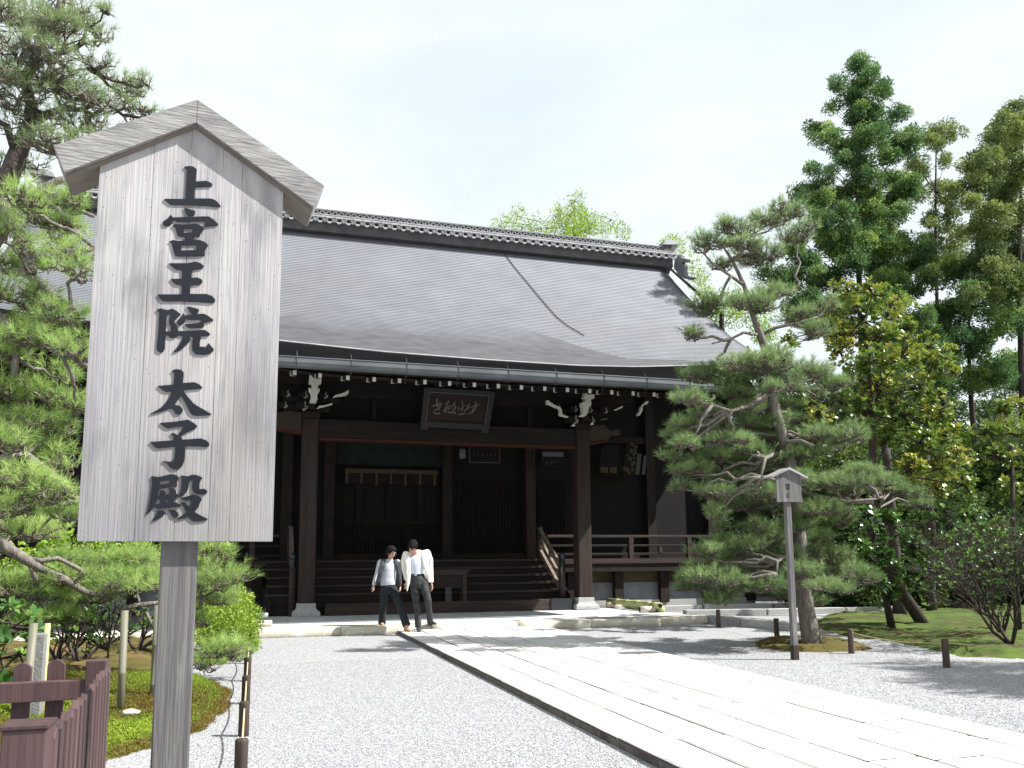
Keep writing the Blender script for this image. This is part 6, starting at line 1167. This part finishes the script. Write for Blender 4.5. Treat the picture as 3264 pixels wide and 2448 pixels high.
ring_loft(tr_, [(jm(1080, 830), .085, .10), (jm(1088, 1000), .084, .092), (jm(1108, 1180, .0), .066, .072), (jm(1125, 1340, -.01), .062, .066), (jm(1140, 1562, -.03), .064, .068)]); ring_loft(tr_, [(jm(1205, 830), .085, .10), (jm(1245, 980, -.09), .082, .09), (jm(1285, 1120, -.15), .068, .072), (jm(1305, 1300, .12), .060, .066), (jm(1325, 1490, .46), .062, .066)])
organic('jeans', tr_, 'jeans', man, .009, 2, .010, .09)
bt = MB(); ring_loft(bt, [(jm(1130, 752), .137, .112), (jm(1130, 728), .137, .112)]); bt.build('belt', 'hair', man, True); MB().box(jm(1100, 742, -.118), (.045, .008, .032)).build('buckle', 'buckle', man)
shoe('shoe', (*jm(1140, 1570, -.06)[:2], 0), (-.05, -1), 'shoe_dark', man, 1.05); shoe('shoe', (*jm(1330, 1530, .50)[:2], KZ-PZ_+.0), (.45, -1), 'shoe_dark', man, 1.05)

# pine standing just outside the frame; its shade falls across the right-hand gravel
pads = [((x, y, z), random.uniform(.65, 1.05), .32, None) for x, y, z in [(11.6, 5.9, 4.2), (12.2, 6.3, 4.9), (12.9, 5.6, 4.4), (11.3, 6.9, 3.9), (13.4, 6.6, 5.3), (12.6, 5.0, 4.0), (14.2, 6.4, 4.6), (13.2, 7.2, 4.4), (14.2, 5.4, 5.0), (11.9, 5.0, 4.6), (12.2, 7.6, 4.7), (10.9, 6.0, 3.6)]]
pine('pine_tree', [((13.8, 6.2, -.1), .2), ((13.7, 6.2, .8), .16), ((13.3, 6.3, 2.4), .14), ((12.9, 6.3, 3.8), .11), ((12.8, 6.2, 5.2), .06)], pads, 'pine_far', .13, 150, 'garden pine just beyond the right edge, seen only by its shade', 'pine tree', [], 'bark', tuft_n=14)

# short moss fronds so that the near banks have a pile
leafmat('moss_leaf', (.17, .08, .025), (.14, .19, .018), (.28, .38, .03), .8, .3)
_mp = [(-3, 6.35), (-1.7, 6.4), (-1.05, 6.75), (-.85, 7.1), (-.56, 7.5), (-.42, 7.75), (-.27, 8.4), (-.20, 9.2), (-.21, 9.9), (-.38, 10.7), (-.73, 11.3), (-1.1, 11.6), (-3, 11.8)]
P2 = np.stack([RNG.uniform(-3, -.1, 60000), RNG.uniform(6.2, 11.8, 60000)], 1); dd = poly_dist(P2, _mp); kq = dd > -.02; P2, dd = P2[kq], dd[kq]
bank = [o for o in SC.objects if o.name == 'moss_bank'][0]; bv = np.array([v.co[:] for v in bank.data.vertices]); from mathutils.kdtree import KDTree
kd = KDTree(len(bv)); [kd.insert((a, b_, 0), i) for i, (a, b_, c) in enumerate(bv)]; kd.balance(); zz = np.array([bv[kd.find((a, b_, 0))[1]][2] for a, b_ in P2])
ml = [leaf_ball(9, .017, .018, .007, .8) for _ in range(6)]; to = np.clip(.45+.5*np.sin(P2[:, 0]*3.1+1)*np.sin(P2[:, 1]*2.3)+RNG.normal(size=len(P2))*.18, .15, 1); to = np.where(dd < .10, RNG.uniform(0, .3, len(dd)), to)
v, f, t_ = scatter(ml, np.stack([P2[:, 0], P2[:, 1], zz+.004], 1), np.tile([0, 0, 1.], (len(P2), 1)), RNG.uniform(.6, 1.3, len(P2)), to); npmesh('moss_pile', v, f, t_, 'moss_leaf', kind='stuff', label='short green and rust moss covering the left bank')
